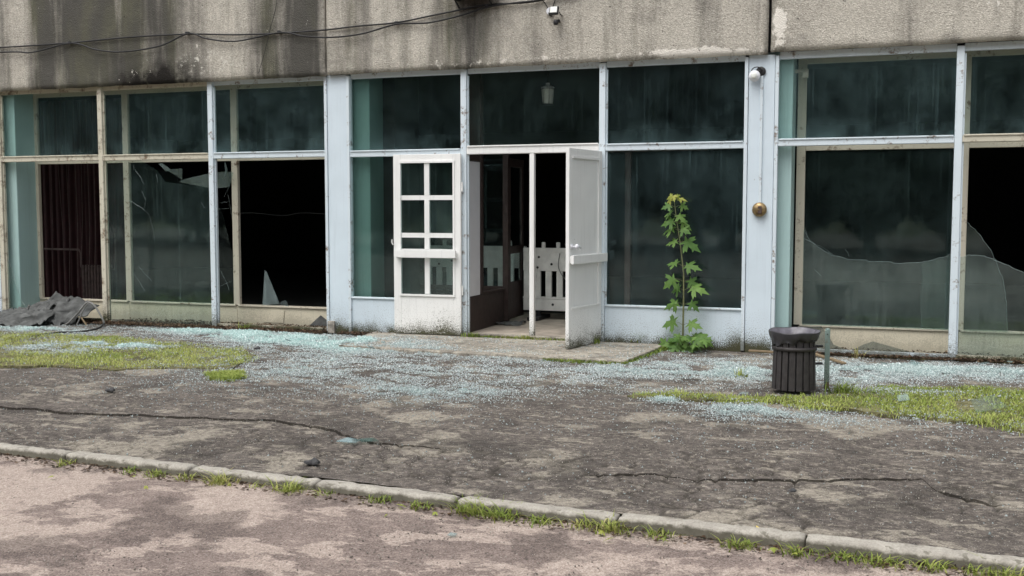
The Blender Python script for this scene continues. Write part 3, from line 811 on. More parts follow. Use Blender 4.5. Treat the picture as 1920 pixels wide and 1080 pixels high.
# ---- doors
def hinge(par, x, y, z):
    MB().lathe([(0.012, -0.06), (0.012, 0.06)], (x, y, z), 'z', 10).build('hinge', M['white'], par)
def leaf_frame(mb, w, z0, z1, t, stile, rails):
    mb.box(0, stile, 0, t, z0, z1); mb.box(w - stile, w, 0, t, z0, z1)
    for a, b in rails: mb.box(stile, w - stile, 0.001, t - 0.001, a, b)
LT = 0.045
DZ0, DZ1 = 0.045, 2.345
# left leaf folded right back against the glazing, hinge at its right edge
W = 0.925
mb = MB(); rails = [(DZ1 - 0.10, DZ1), (DZ0, 0.55)]
leaf_frame(mb, W, DZ0, DZ1, LT, 0.10, rails)
dl = mb.build('door', M['white'], bld, bevel=0.004)
dl['label'] = 'white glazed door leaf folded fully back to the left'
dl.location = (-1.585, -0.105, 0); dl.rotation_euler = (0, 0, R(1.5))
IX0, IX1 = 0.10, W - 0.10; mid = W / 2
zs = [0.55, 1.04, 1.125, 1.315, 1.37, 1.785, 1.84, 2.245]
lights = [(0.565, 1.025), (1.14, 1.285), (1.345, 1.765), (1.825, 2.245)]
for a, b in ((1.025, 1.14), (1.285, 1.345), (1.765, 1.825)):
    MB().box(IX0, IX1, 0.006, LT - 0.006, a, b).build('glazing_bar', M['white'], dl)
for a, b in lights:
    MB().box(mid - 0.033, mid + 0.033, 0.004, LT - 0.004, a, b).build('glazing_bar', M['white'], dl)
    for xa, xb in ((IX0, mid - 0.033), (mid + 0.033, IX1)):
        MB().box(xa, xb, 0.02, 0.025, a, b).build('door_pane', M['glass'], dl)
MB().box(0.045, W - 0.045, -0.075, -0.035, 1.035, 1.125).build('push_bar', M['white'], dl)
for xa in (0.05, W - 0.08): MB().box(xa, xa + 0.03, -0.036, 0.001, 1.02, 1.10).build('bar_bracket', M['white'], dl)
MB().box(IX0 - 0.02, IX1 + 0.02, -0.016, 0.001, 0.535, 0.560).build('bottom_bead', M['white'], dl)
MB().box(IX0 - 0.02, IX1 + 0.02, -0.012, 0.001, 2.235, 2.262).build('top_bead', M['white'], dl)
MB().box(IX0 - 0.02, IX0 + 0.004, -0.010, 0.001, 0.561, 2.234).build('side_bead', M['white'], dl)
MB().box(IX1 - 0.004, IX1 + 0.02, -0.010, 0.001, 0.561, 2.234).build('side_bead', M['white'], dl)
for z in (0.62, 1.93): hinge(dl, W + 0.012, LT / 2, z)
MB().tube([(0.0, -0.02, 1.19), (-0.012, -0.03, 1.22), (-0.010, -0.03, 1.26)], 0.008, 6).build('catch', M['white'], dl)

# right leaf standing open towards the street; local x runs from the hinge to the free edge
W = 0.86
mb = MB()
leaf_frame(mb, W, DZ0, DZ1, LT, 0.085, [(DZ1 - 0.09, DZ1), (DZ0, 0.50), (1.06, 1.12)])
dr = mb.build('door', M['white'], bld, bevel=0.004)
dr['label'] = 'white boarded door leaf standing open towards the street'
dr.location = (1.125, -0.035, 0)
dr.rotation_euler = (0, 0, math.atan2(-0.815, -0.155))
MB().box(0.086, W - 0.086, 0.012, 0.030, 0.501, DZ1 - 0.091).build('door_panel', M['white'], dr)
MB().box(0.07, W - 0.07, LT + 0.001, LT + 0.014, 0.50, 0.522).build('bottom_bead', M['white'], dr)
MB().box(0.07, W - 0.07, LT + 0.001, LT + 0.012, DZ1 - 0.115, DZ1 - 0.09).build('top_bead', M['white'], dr)
MB().box(-0.03, W + 0.01, LT + 0.03, LT + 0.065, 1.02, 1.12).build('push_bar', M['white'], dr, bevel=0.004)
for xa in (0.02, W - 0.06): MB().box(xa, xa + 0.04, LT, LT + 0.031, 1.03, 1.11).build('bar_bracket', M['white'], dr)
hb = MB().lathe([(0.03, 0.0), (0.03, 0.01), (0.012, 0.012), (0.012, 0.05), (0.028, 0.055), (0.034, 0.075), (0.02, 0.092)], (W - 0.06, LT, 1.22), 'y', 14)
hb.tube([(W - 0.10, LT + 0.05, 1.235), (W - 0.16, LT + 0.055, 1.22), (W - 0.2, LT + 0.05, 1.20)], 0.011, 8)
hb.build('door_handle', M['white_sheet'], dr, True)
for z in (0.62, 1.3, 1.95): hinge(dr, -0.012, LT / 2, z)

part('door_post', M['white'], MB().box(0.232, 0.292, -0.010, 0.055, 0.02, 2.337), bevel=0.004)
part('door_jamb', M['white'], MB().box(1.087, 1.115, -0.012, 0.06, 0.045, 2.335))

# lobby behind the doors
part('lobby_floor', M['lobby'], MB().box(-1.6, 2.3, 0.02, 3.0, -0.1, 0.062), bevel=0.01)
lp = part('lobby_partition', M['brown'], MB().box(-0.66, -0.615, 0.10, 1.38, 0.063, 0.52))
part('partition_post', M['brown'], MB().box(-0.68, -0.61, 0.062, 0.10, 0.063, 3.4), parent=lp)
part('partition_post', M['brown'], MB().box(-0.68, -0.605, 0.50, 0.58, 0.525, 3.4), parent=lp)
part('white_board', M['white_sheet'], MB().box(-0.650, -0.622, 0.105, 0.495, 0.525, 2.26), parent=lp)
part('dark_board', M['brown'], MB().box(-0.650, -0.622, 0.105, 0.495, 2.27, 3.4), parent=lp)
part('partition_ledge', M['brown'], MB().box(-0.68, -0.60, 0.59, 1.38, 0.525, 0.55), parent=lp)
part('door_jamb', M['brown'], MB().box(-0.64, -0.56, 1.40, 1.47, 0.063, 2.40))
# inner swing door, standing open into the hall
mb = MB(); leaf_frame(mb, 0.72, 0.10, 2.36, 0.042, 0.09, [(2.24, 2.36), (0.10, 0.62), (1.02, 1.13)])
di = mb.build('inner_door', M['brown'], bld, bevel=0.004)
di.location = (-0.575, 1.475, 0); di.rotation_euler = (0, 0, R(92))
MB().box(0.09, 0.63, 0.018, 0.023, 0.62, 1.02).build('door_pane', M['glass_clear'], di)
MB().box(0.09, 0.63, 0.018, 0.023, 1.13, 2.24).build('door_pane', M['glass_clear'], di)
part('inner_screen_rail', M['brown'], MB().box(-2.0, -0.645, 1.40, 1.46, 0.50, 0.57))
part('inner_screen_rail', M['brown'], MB().box(-2.0, 2.2, 1.40, 1.46, 2.41, 2.50))
part('inner_screen_post', M['brown'], MB().box(1.10, 1.18, 1.40, 1.47, 0.063, 2.405))
MB().box(-2.0, -0.645, 1.425, 1.431, 0.58, 2.40).build('inner_pane', M['glass_clear'], bld)
part('screen_panel', M['brown'], MB().box(-2.0, -0.73, 1.41, 1.45, 0.063, 0.495))
# bent sheet metal lying at the foot of the inner door is a thing of its own
# dark maroon partition behind the first bay
cxs = np.arange(-10.4, -7.2, 0.012); czs = np.linspace(0.06, 3.45, 40)
CX_, CZ_ = np.meshgrid(cxs, czs)
CYv = 1.78 + 0.045 * np.sin(CX_ * 42 + 1.5 * np.sin(CX_ * 5)) * (0.6 + 0.4 * fbm(CX_, CZ_, 1.5, 2)) + 0.015 * np.sin(CX_ * 97)
o = link_mesh('curtain', grid_mesh('curtain', CX_, CYv, CZ_, M['maroon']), bld)
o.modifiers.new('solid', 'SOLIDIFY').thickness = 0.004
part('boarded_partition', M['black_wall'], MB().box(-2.55, -1.9, 0.6, 1.38, 0.056, 3.5), bevel=0)

# ================================================================== THINGS ON AND IN THE BUILDING
step = MB().slab([(-1.95, 0.0), (-1.75, -1.30), (-0.85, -1.47), (1.82, -1.53), (1.93, -0.35), (1.93, 0.0)], -0.08, 0.036).build('doorstep', M['step'], bevel=0.012)
tag(step, 'low worn concrete doorstep slab in front of the open white doors', 'doorstep')
thr = MB().box(-0.60, 1.08, -0.06, 0.018, 0.0, 0.075).build('threshold', M['step'], bevel=0.008)
tag(thr, 'mossy concrete threshold strip across the open doorway', 'threshold')

def cable(name, pts, r, label, group=None, sub=8, sag=True, mat='cable'):
    P_ = []
    for i in range(len(pts) - 1):
        p0 = Vector(pts[max(i - 1, 0)]); p1 = Vector(pts[i]); p2 = Vector(pts[i + 1]); p3 = Vector(pts[min(i + 2, len(pts) - 1)])
        for k in range(sub):
            t = k / sub
            P_.append(0.5 * ((2 * p1) + (p2 - p0) * t + (2 * p0 - 5 * p1 + 4 * p2 - p3) * t * t + (3 * p1 - p0 - 3 * p2 + p3) * t ** 3))
    P_.append(Vector(pts[-1]))
    o = MB().tube(P_, r, 7).build(name, M[mat], None, True)
    return tag(o, label, 'cable', group)
CY_ = -0.128
def cpts(l, y=CY_): return [(F(a, b, y)[0], y, F(a, b, y)[1]) for a, b in l]
cable('cable', [(-11, CY_, 4.05)] + cpts([(0, 89), (133, 80), (240, 70), (350, 64), (440, 65), (525, 62), (610, 56), (670, 49), (745, 42), (830, 25), (915, 9), (1000, 3)]) + [(1.2, CY_, 4.26), (3.0, CY_, 4.4)], 0.011,
      'upper black cable strung taut along the stained concrete fascia')
cable('cable', [(-11, CY_ - 0.02, 3.98)] + cpts([(0, 98), (60, 98), (133, 81), (180, 93), (230, 97), (300, 86), (353, 63), (390, 73), (445, 77), (525, 61), (570, 68), (620, 70), (680, 63), (745, 45), (800, 43), (860, 30), (915, 13), (960, 6), (1020, -2)], CY_ - 0.02) + [(1.5, CY_ - .02, 4.3)], 0.011,
      'lower black cable hanging in loops along the stained concrete fascia')
cable('wire', cpts([(519, -30), (518, 10), (505, 60), (497, 95), (485, 137)]), 0.004, 'thin dark wire hanging loose down the left fascia panel')
for ci, (px, py) in enumerate(((133, 80), (353, 62), (525, 60), (745, 43), (915, 11))):
    x, z = F(px, py, -0.11)
    tag(MB().box(x - 0.02, x + 0.02, -0.155, -0.095, z - 0.012, z + 0.014).build('cable_clip', M['black_metal'], bevel=0.003), '%s small dark clip from the left pinning the cables to the fascia' % ORD[ci], 'clip', 'clips along the fascia cables')
# wall bracket at the top edge
wb = empty('wall_bracket', (-0.43, -0.1, 4.2))
tag(wb, 'dark steel bracket jutting from the fascia beside the cables at the top edge', 'bracket')
MB().box(-0.30, 0.30, -0.32, 0.0, 0.06, 0.36).build('housing', M['black_metal'], wb, bevel=0.01)
for x in (-0.23, 0.21):
    MB().box(x - 0.018, x + 0.018, -0.20, -0.001, 0.02, 0.058).build('arm', M['black_metal'], wb, bevel=0.003)
    MB().tube([(x, -0.01, -0.06), (x, -0.16, 0.03)], 0.013, 6).build('strut', M['black_metal'], wb)

# flood light with junction box
fx, fz = F(1041, 28, -0.18)
fl = empty('flood_light', (fx, -0.10, fz)); tag(fl, 'small black flood light with motion sensor on the concrete fascia', 'lamp')
MB().box(-0.055, 0.055, -0.15, -0.11, -0.045, 0.055).build('housing', M['black_metal'], fl, bevel=0.006, rot=(R(-18), 0, 0))
MB().box(-0.042, 0.042, -0.158, -0.151, -0.032, 0.042).build('lamp_glass', M['lamp_glass'], fl, rot=(R(-18), 0, 0))
MB().tube([(-0.065, 0.0, 0.0), (-0.068, -0.09, 0.0), (-0.068, -0.13, 0.02)], 0.007, 6).tube([(0.065, 0.0, 0.0), (0.068, -0.09, 0.0), (0.068, -0.13, 0.02)], 0.007, 6).build('yoke', M['black_metal'], fl)
MB().lathe([(0.022, -0.03), (0.030, -0.015), (0.030, 0.02), (0.02, 0.03)], (0.02, -0.12, -0.095), 'z', 14).build('motion_sensor', M['black_metal'], fl, True)
MB().box(0.0, 0.04, -0.05, 0.0, -0.08, -0.05).build('sensor_arm', M['black_metal'], fl)
jx, jz = F(1031, 21, -0.12)
tag(MB().lathe([(0.046, 0.0), (0.046, -0.025), (0.040, -0.034)], (jx, -0.098, jz), 'y', 20).build('junction_box', M['white_sheet'], None), 'round white junction box beside the black flood light', 'junction box')
cable('lamp_cable', [(jx - 0.02, -0.125, jz + 0.03), (jx - 0.07, -0.12, jz + 0.11), (jx - 0.14, -0.12, jz + 0.17), (jx - 0.2, -0.125, jz + 0.2)], 0.006, 'short black lead rising left from the white junction box')
cable('lamp_cable', [(jx + 0.03, -0.125, jz + 0.03), (jx + 0.06, -0.12, jz + 0.11), (jx + 0.10, -0.12, jz + 0.25)], 0.006, 'short black lead rising right from the white junction box')

# alarm lamp, conduit and bell on the right pillar
lx, lz = F(1415, 143, -0.06)
wl_ = empty('alarm_lamp', (lx, -0.013, lz)); tag(wl_, 'white round lamp on a black bracket high on the right blue pillar', 'lamp')
MB().lathe([(0.030, -0.035), (0.062, -0.04), (0.066, -0.07), (0.05, -0.10), (0.025, -0.112)], (0, 0, 0), 'y', 22).build('lamp_dome', M['white_sheet'], wl_, True)
MB().lathe([(0.035, -0.112), (0.035, -0.116), (0.018, -0.120)], (0, 0, 0), 'y', 16).build('lens', M['lamp_glass'], wl_, True)
MB().lathe([(0.055, 0.0), (0.055, -0.02), (0.03, -0.03)], (0.065, 0, 0.055), 'y', 16).build('back_plate', M['black_metal'], wl_)
MB().tube([(0.065, -0.03, 0.055), (0.05, -0.06, 0.05), (0.02, -0.06, 0.02)], 0.012, 8).build('bracket_arm', M['black_metal'], wl_)
MB().tube([(0.02 + 0.06 * math.cos(a), -0.035, 0.055 + 0.05 * math.sin(a)) for a in np.linspace(0.2, 4.5, 14)], 0.006, 6).build('lead_loop', M['cable'], wl_)
bx_, bz_ = F(1424, 393, -0.04)
tx_ = F(1428, 250, -0.03)[0]
tag(MB().box(tx_ - 0.024, tx_ + 0.008, -0.034, -0.0125, bz_ + 0.02, lz + 0.02).build('conduit', M['blue_frame'], bevel=0.004), 'blue painted cable conduit running down the right pillar to the brass bell', 'conduit')
bl = empty('alarm_bell', (bx_, -0.013, bz_)); tag(bl, 'round tarnished brass alarm bell on the right blue pillar', 'bell')
MB().lathe([(0.082, -0.018), (0.084, -0.030), (0.076, -0.052), (0.055, -0.066), (0.02, -0.072)], (0, 0, 0), 'y', 28).build('gong', M['brass'], bl, True)
MB().box(-0.05, 0.05, -0.019, -0.0, -0.05, 0.05).build('base_plate', M['black_metal'], bl)
MB().box(-0.012, 0.030, -0.080, -0.060, -0.045, 0.040).build('mechanism_cover', M['iron'], bl, bevel=0.004)
MB().lathe([(0.012, -0.072), (0.012, -0.082)], (0.0, 0, 0.0), 'y', 10).build('centre_bolt', M['brass'], bl)
tag(MB().box(3.36, 3.52, 0.30, 0.34, 3.22, 3.26).box(3.46, 3.52, 0.26, 0.34, 3.16, 3.22).build('pipe_bracket', M['inner_cream'], bevel=0.005), 'pale bracket on the teal pillar behind the upper right pane', 'bracket')

# pendant lantern in the lobby
px_, pz_ = F(1027, 180, 0.9)
pl = empty('pendant_lamp', (px_, 0.9, pz_)); tag(pl, 'white glass lantern hanging behind the pane over the doors', 'lamp')
MB().lathe([(0.066, -0.10), (0.082, 0.085), (0.03, 0.10)], (0, 0, 0), 'z', 18).build('glass_shade', M['lamp_glass'], pl)
MB().lathe([(0.09, 0.10), (0.085, 0.115), (0.03, 0.135), (0.025, 0.17)], (0, 0, 0), 'z', 18).build('cap', M['white_sheet'], pl)
cg = MB()
for k in range(6):
    a = k * math.pi / 3
    cg.tube([(0.088 * math.cos(a), 0.088 * math.sin(a), 0.10), (0.076 * math.cos(a), 0.076 * math.sin(a), -0.11)], 0.0035, 5)
cg.lathe([(0.078, -0.115), (0.08, -0.108)], (0, 0, 0), 'z', 18)
cg.build('cage', M['black_metal'], pl)
MB().tube([(0, 0, 0.16), (0, 0, 3.5 - pz_)], 0.008, 6).build('rod', M['black_metal'], pl)

# white barriers in the lobby
def barrier(x0, x1, y, z0, z1, label, rz=0.0):
    b = empty('barrier', (x0, y, 0.062), rz)
    tag(b, label, 'barrier')
    w = x1 - x0
    MB().box(0, w, -0.03, 0.03, 0.70, z1).build('top_board', M['plastic_white'], b, bevel=0.008)
    MB().box(0, w, -0.034, 0.034, z1 - 0.05, z1 + 0.012).build('top_edge', M['plastic_white'], b, bevel=0.006)
    MB().box(0, w, -0.03, 0.03, z0, z0 + 0.17).build('bottom_board', M['plastic_white'], b, bevel=0.008)
    MB().box(0, w, -0.036, 0.036, z0 + 0.172, z0 + 0.20).build('ledge', M['plastic_white'], b)
    n = int(w / 0.16)
    for k in range(n + 1):
        xx = min(k * 0.165, w - 0.095)
        MB().box(xx + 0.005, xx + 0.095, -0.022, 0.022, z0 + 0.20, 0.70).build('slat', M['plastic_white'], b, bevel=0.005)
    for xx in (0.30, 0.52, w - 0.25):
        MB().lathe([(0.030, z1 + 0.01), (0.030, z1 + 0.085), (0.022, z1 + 0.095)], (xx, 0, 0), 'z', 12).build('peg', M['plastic_white'], b)
    for xx, zz in ((0.24, 0.90), (0.43, 0.80), (0.22, 0.75), (0.45, z0 + 0.09), (0.9, 0.85)):
        MB().lathe([(0.018, -0.031), (0.018, -0.036), (0.009, -0.037)], (xx, 0, zz), 'y', 10).build('rivet', M['black_metal'], b)
    for xx in (0.15, w - 0.35):
        MB().box(xx, xx + 0.16, -0.30, 0.30, 0.002, 0.055).build('foot', M['black_metal'], b, bevel=0.008)
        MB().box(xx + 0.05, xx + 0.11, -0.02, 0.02, 0.05, z0).build('foot_stem', M['black_metal'], b)
    return b
barrier(-0.54, 0.62, 2.02, 0.13, 1.02, 'white slatted barrier standing inside the open doorway')
barrier(-2.3, -0.70, 2.5, 0.13, 1.02, 'dim slatted barrier behind the dark inner door and glass', 0.06)
tag(MB().box(0.52, 0.66, 1.955, 1.985, 0.82, 0.96).build('tag_plate', M['iron'], bevel=0.004), 'small dark plate hung on the white slatted barrier', 'plate')
cable('lead', [(0.02, 1.97, 1.02), (0.0, 1.96, 0.85), (0.05, 1.96, 0.72), (0.16, 1.965, 0.60)], 0.006, 'thin grey lead dangling over the white slatted barrier', mat='hose')

# bent felt strip at the inner door foot
gx, gy = np.meshgrid(np.linspace(-0.62, -0.28, 14), np.linspace(1.05, 1.38, 10))
gz = 0.075 + (fbm(gx, gy, 7, 3) - 0.35) * 0.14
o = link_mesh('crumpled_mat', grid_mesh('crumpled_mat', gx, gy, np.maximum(gz, 0.068), M['felt']))
o.modifiers.new('solid', 'SOLIDIFY').thickness = 0.008
tag(o, 'crumpled dark mat on the lobby floor at the foot of the inner door', 'mat')

# radiator, pipes and dangling wires behind the first bay
rd = empty('radiator', (-8.02, 1.55, 0.056)); tag(rd, 'rusty ribbed radiator in the dark behind the leftmost broken window', 'radiator')
for k in range(9):
    MB().box(k * 0.06, k * 0.06 + 0.045, -0.06, 0.06, 0.12, 0.68).build('rib', M['iron'], rd, bevel=0.015)
MB().tube([(-1.3, 0, 0.93), (-0.1, 0, 0.93), (-0.06, 0, 0.88), (-0.06, 0, 0.65), (0.0, 0, 0.62)], 0.016, 8).build('feed_pipe', M['iron'], rd, True)
MB().tube([(0.5, 0, 0.60), (0.62, 0, 0.62), (0.64, 0, 0.9), (0.64, 0, 1.2)], 0.014, 8).build('return_pipe', M['iron'], rd, True)
WIRES = [(95, 300, 98, 560), (108, 300, 122, 556), (124, 300, 131, 556), (140, 300, 146, 540), (152, 300, 152, 520), (164, 300, 167, 552), (176, 300, 177, 552)]
for i, (a, b, c, d) in enumerate(WIRES):
    y = 0.9 + 0.05 * i
    x0, z0 = F(a, b, y); x1, z1 = F(c, d, y)
    o = MB().tube([(x0, y, 3.4), (x0, y, z0), ((x0 + x1) / 2 + 0.01, y + 0.02, (z0 + z1) / 2), (x1, y, max(z1, 0.08))], 0.005, 5).build('hanging_wire', M['iron'], None)
    tag(o, '%s thin brown wire from the left hanging inside the leftmost broken window' % ORD[i], 'wire', 'wires hanging in the leftmost window')
y = 1.1
cable('hall_cable', [(F(440, 402, y)[0], y, F(440, 402, y)[1]), (F(470, 399, y)[0], y, F(470, 399, y)[1]), (F(530, 404, y)[0], y, F(530, 404, y)[1]), (F(570, 399, y)[0], y, F(570, 399, y)[1]), (F(640, 404, y)[0], y, F(640, 404, y)[1])], 0.005, 'thin cable slack across the dark opening left of the left blue pillar')

# ================================================================== RUBBLE AT THE LEFT
def felt_sheet(corners, z_fn, label, seed, mat='felt', n=26):
    a, b, c, d = [Vector(q) for q in corners]
    u, v = np.meshgrid(np.linspace(0, 1, n), np.linspace(0, 1, n))
    Pts = [[None]]
    X = (1 - u) * (1 - v) * a.x + u * (1 - v) * b.x + u * v * c.x + (1 - u) * v * d.x
    Y = (1 - u) * (1 - v) * a.y + u * (1 - v) * b.y + u * v * c.y + (1 - u) * v * d.y
    Z = (1 - u) * (1 - v) * a.z + u * (1 - v) * b.z + u * v * c.z + (1 - u) * v * d.z
    X = X + (fbm(u + seed, v, 3, 3) - 0.5) * 0.16; Y = Y + (fbm(u, v + seed, 3, 3) - 0.5) * 0.16
    Z = np.maximum(Z + (0.30 - np.abs(fbm(u * 1.6 + seed, v + seed + 0.5 * u, 3.0, 2) - 0.5) * 2.0) * z_fn * 0.6 + (fbm(u + seed, v, 9, 2) - 0.5) * 0.05, 0.006)
    o = link_mesh('felt_sheet', grid_mesh('felt_sheet', X, Y, Z, M[mat], False))
    o.modifiers.new('solid', 'SOLIDIFY').thickness = 0.012
    return tag(o, label, 'felt sheet', 'torn felt sheets heaped below the leftmost window')
felt_sheet([(-7.80, -0.75, 0.02), (-7.05, -0.70, 0.03), (-6.85, -0.06, 0.34), (-7.55, -0.05, 0.24)], 0.26, 'large torn dark felt sheet leaning on the sill of the leftmost window', 1.0)
felt_sheet([(-7.10, -0.62, 0.05), (-6.50, -0.45, 0.02), (-6.34, -0.04, 0.27), (-7.1, -0.06, 0.40)], 0.20, 'upright grey felt piece beside the rusty cream mullion', 5.0)
felt_sheet([(-7.55, -0.95, 0.01), (-6.75, -0.95, 0.01), (-6.8, -0.45, 0.16), (-7.4, -0.45, 0.20)], 0.22, 'flat crumpled felt piece at the front of the heap', 9.0)
felt_sheet([(-8.3, -0.55, 0.01), (-7.7, -0.50, 0.02), (-7.65, -0.05, 0.16), (-8.25, -0.05, 0.12)], 0.18, 'small felt piece at the far left below the teal pillar', 13.0)
tag(MB().slab([(-7.32, -0.40), (-7.10, -0.30), (-7.04, -0.33), (-7.22, -0.43)], 0.20, 0.215).build('white_scrap', M['white_sheet'], rot=(0.0, -0.03, 0)), 'thin white scrap lying on the dark felt heap', 'scrap')
def gp(px, py, z): x, y = G(px, py, 0); return (x, y, z)
def arcp(l, y0):   # points measured on a plane y = y0
    return [(F(a, b, y0)[0], y0, F(a, b, y0)[1]) for a, b in l]
cable('loose_cable', arcp([(115, 613), (130, 604), (148, 585), (160, 570), (167, 567), (177, 573), (188, 590), (195, 605), (193, 615), (180, 620)], -0.45), 0.014, 'looped grey cable standing out of the felt heap', mat='hose')
cable('loose_cable', arcp([(137, 622), (145, 607), (152, 592), (158, 578), (166, 569)], -0.50), 0.009, 'thin grey cable rising against the looped grey cable', mat='hose')
cable('loose_cable', arcp([(55, 572), (50, 585), (38, 598), (25, 606), (5, 613), (-20, 618)], -0.45), 0.013, 'grey cable curving down over the left of the felt heap', mat='hose')
cable('loose_cable', [gp(60, 633, 0.012), gp(110, 625, 0.012), gp(150, 624, 0.012), gp(185, 618, 0.02), gp(196, 612, 0.05)], 0.013, 'dark cable lying on the ground in front of the felt heap')
tag(MB().tube(arcp([(152, 595), (163, 611)], -0.35), 0.014, 4).build('lath', M['wood']), 'short lath leaning among the felt sheets', 'lath')

# ================================================================== LITTER BIN, POST, LATHS
BX, BY = 3.665, -2.62
bn = empty('litter_bin', (BX, BY, 0.0)); tag(bn, 'black slatted litter bin lined with a bin bag beside a green post', 'bin')
NS = 18
for k in range(NS):
    a0 = 2 * math.pi * (k + 0.10) / NS; a1 = 2 * math.pi * (k + 0.90) / NS; am = (a0 + a1) / 2
    vs = []
    for z, r in ((0.02, 0.196), (0.22, 0.190), (0.42, 0.184), (0.50, 0.180)):
        for rr in (r, r - 0.016):
            for a in (a0, am, a1):
                vs.append((rr * math.cos(a), rr * math.sin(a), z))
    fs = []
    for i in range(3):
        b0 = i * 6; b1 = b0 + 6
        fs += [(b0, b0 + 1, b1 + 1, b1), (b0 + 1, b0 + 2, b1 + 2, b1 + 1), (b0 + 4, b0 + 3, b1 + 3, b1 + 4), (b0 + 5, b0 + 4, b1 + 4, b1 + 5), (b0 + 3, b0, b1, b1 + 3), (b0 + 2, b0 + 5, b1 + 5, b1 + 2)]
    fs += [(0, 3, 4, 1), (1, 4, 5, 2), (18, 19, 22, 21), (19, 20, 23, 22)]
    MB().add(vs, fs).build('slat', M['bin'], bn, bevel=0.003)
MB().lathe([(0.172, 0.03), (0.166, 0.48)], (0, 0, 0), 'z', 28, False).build('liner', M['black_metal'], bn, True)
MB().lathe([(0.0, 0.025), (0.18, 0.03)], (0, 0, 0), 'z', 28, False).build('base', M['black_metal'], bn)
MB().lathe([(0.184, 0.375), (0.200, 0.378), (0.202, 0.395), (0.200, 0.408), (0.184, 0.411)], (0, 0, 0), 'z', 32, False).build('hoop', M['bin'], bn, True)
# bag: inside surface, rolled rim, skirt with a ragged slanting hem
seg = 64; vs = []; fs = []
prof = [(0.140, 0.34), (0.168, 0.45), (0.195, 0.520), (0.222, 0.548), (0.230, 0.552), (0.231, 0.543), (0.216, 0.500), (0.202, 0.47), (0.198, 0.0)]
for i, (r, h) in enumerate(prof):
    for k in range(seg):
        a = 2 * math.pi * k / seg
        wr = 0.012 * math.sin(a * 11 + i * 0.7) + 0.008 * math.sin(a * 23 + 1.3 * i)
        wr *= (0.3 if 3 <= i <= 5 else 1.0)
        hh = h + 0.004 * math.sin(a * 5 + 1) + 0.006 * math.sin(a)
        rr = r + wr * 0.4
        if i == len(prof) - 1:
            hem = 0.440 + 0.035 * math.cos(a + 0.5) + 0.010 * math.sin(a * 9) + 0.006 * math.sin(a * 17)
            hh = hem; rr = 0.199 + 0.005 * math.sin(a * 13)
        vs.append((rr * math.cos(a), rr * math.sin(a), hh))
for i in range(len(prof) - 1):
    for k in range(seg): fs.append((i * seg + k, i * seg + (k + 1) % seg, (i + 1) * seg + (k + 1) % seg, (i + 1) * seg + k))
MB().add(vs[3 * seg:], [tuple(i - 3 * seg for i in f) for f in fs if min(f) >= 3 * seg]).build('bin_bag', M['bag'], bn, True)
MB().add(vs[:4 * seg], [f for f in fs if max(f) < 4 * seg]).build('bag_inside', M['bag_in_skylit'], bn, True)
MB().tube([(0.15, 0.10, 0.40), (0.24, 0.14, 0.40)], 0.012, 6).build('bracket', M['black_metal'], bn)
MB().tube([(0.15, 0.10, 0.24), (0.24, 0.14, 0.24)], 0.012, 6).build('bracket', M['black_metal'], bn)

ps = empty('metal_post', (3.945, -2.45, 0.0)); tag(ps, 'short green-grey painted metal post right of the litter bin', 'post')
MB().box(-0.022, 0.022, -0.022, 0.022, -0.05, 0.545).build('shaft', M['post'], ps, bevel=0.003)
MB().lathe([(0.024, 0.545), (0.022, 0.555), (0.010, 0.563)], (0, 0, 0), 'z', 10).build('cap', M['post'], ps)
MB().lathe([(0.006, -0.023), (0.006, -0.028)], (0, 0, 0.51), 'y', 8).build('bolt', M['black_metal'], ps)
def lath(a, b, w, label, h=0.02):
    p0 = Vector((*a, 0.012)); p1 = Vector((*b, 0.012)); d = (p1 - p0); L = d.length
    o = MB().box(0, L, -w / 2, w / 2, 0, h).build('lath', M['wood'], bevel=0.003, loc=p0)
    o.rotation_euler = (0, 0, math.atan2(d.y, d.x))
    return tag(o, label, 'lath')
lath((2.95, -0.13), (3.42, -0.19), 0.04, 'thin lath on the ground at the foot of the right blue pillar')
lath(G(1527, 667), G(1583, 685), 0.05, 'weathered lath lying behind the green-grey post')

# ================================================================== MAPLE SAPLING
half = [(0.0, 0.0), (0.08, -0.04), (0.34, -0.16), (0.26, -0.01), (0.17, 0.08), (0.40, 0.12), (0.66, 0.30), (0.47, 0.31), (0.50, 0.43), (0.33, 0.37), (0.17, 0.33), (0.20, 0.52), (0.30, 0.66), (0.15, 0.66), (0.0, 1.0)]
def leaf_mesh(name, mat, bend):
    out = half + [(-x, y) for x, y in reversed(half[1:-1])]
    def lift(x, y): return -0.30 * abs(x) * bend + 0.16 * abs(math.sin(x * 9)) * 0.3 - 0.35 * bend * max(0, y) ** 2
    vs = [(x, y, lift(x, y)) for x, y in out]; c = len(vs)
    mids = [(0, 0.22), (0, 0.5)]
    vs += [(x, y, lift(x, y) + 0.03) for x, y in mids]
    n = len(out); fs = []
    for i in range(n):
        j = (i + 1) % n
        ym = (out[i][1] + out[j][1]) / 2
        cc = c if ym < 0.44 else c + 1
        fs.append((i, j, cc))
    k1 = next(i for i in range(n) if (out[i][1] + out[i + 1][1]) / 2 >= 0.44); k2 = n - k1      # bridge between the midrib points
    fs += [(c, c + 1, k1), (c + 1, c, k2)]
    mb = MB(); mb.add(vs, fs)
    return mb.mesh(name, mat, False)
LM = [leaf_mesh('leaf', M['leaf'], b) for b in (0.5, 0.9, 1.3)]
LY = [leaf_mesh('leaf', M['leaf_young'], b) for b in (0.8, 1.2)]
sap = empty('maple_sapling', (2.19, -0.16, 0.0)); tag(sap, 'young maple sapling growing against the blue panel right of the doors', 'sapling')
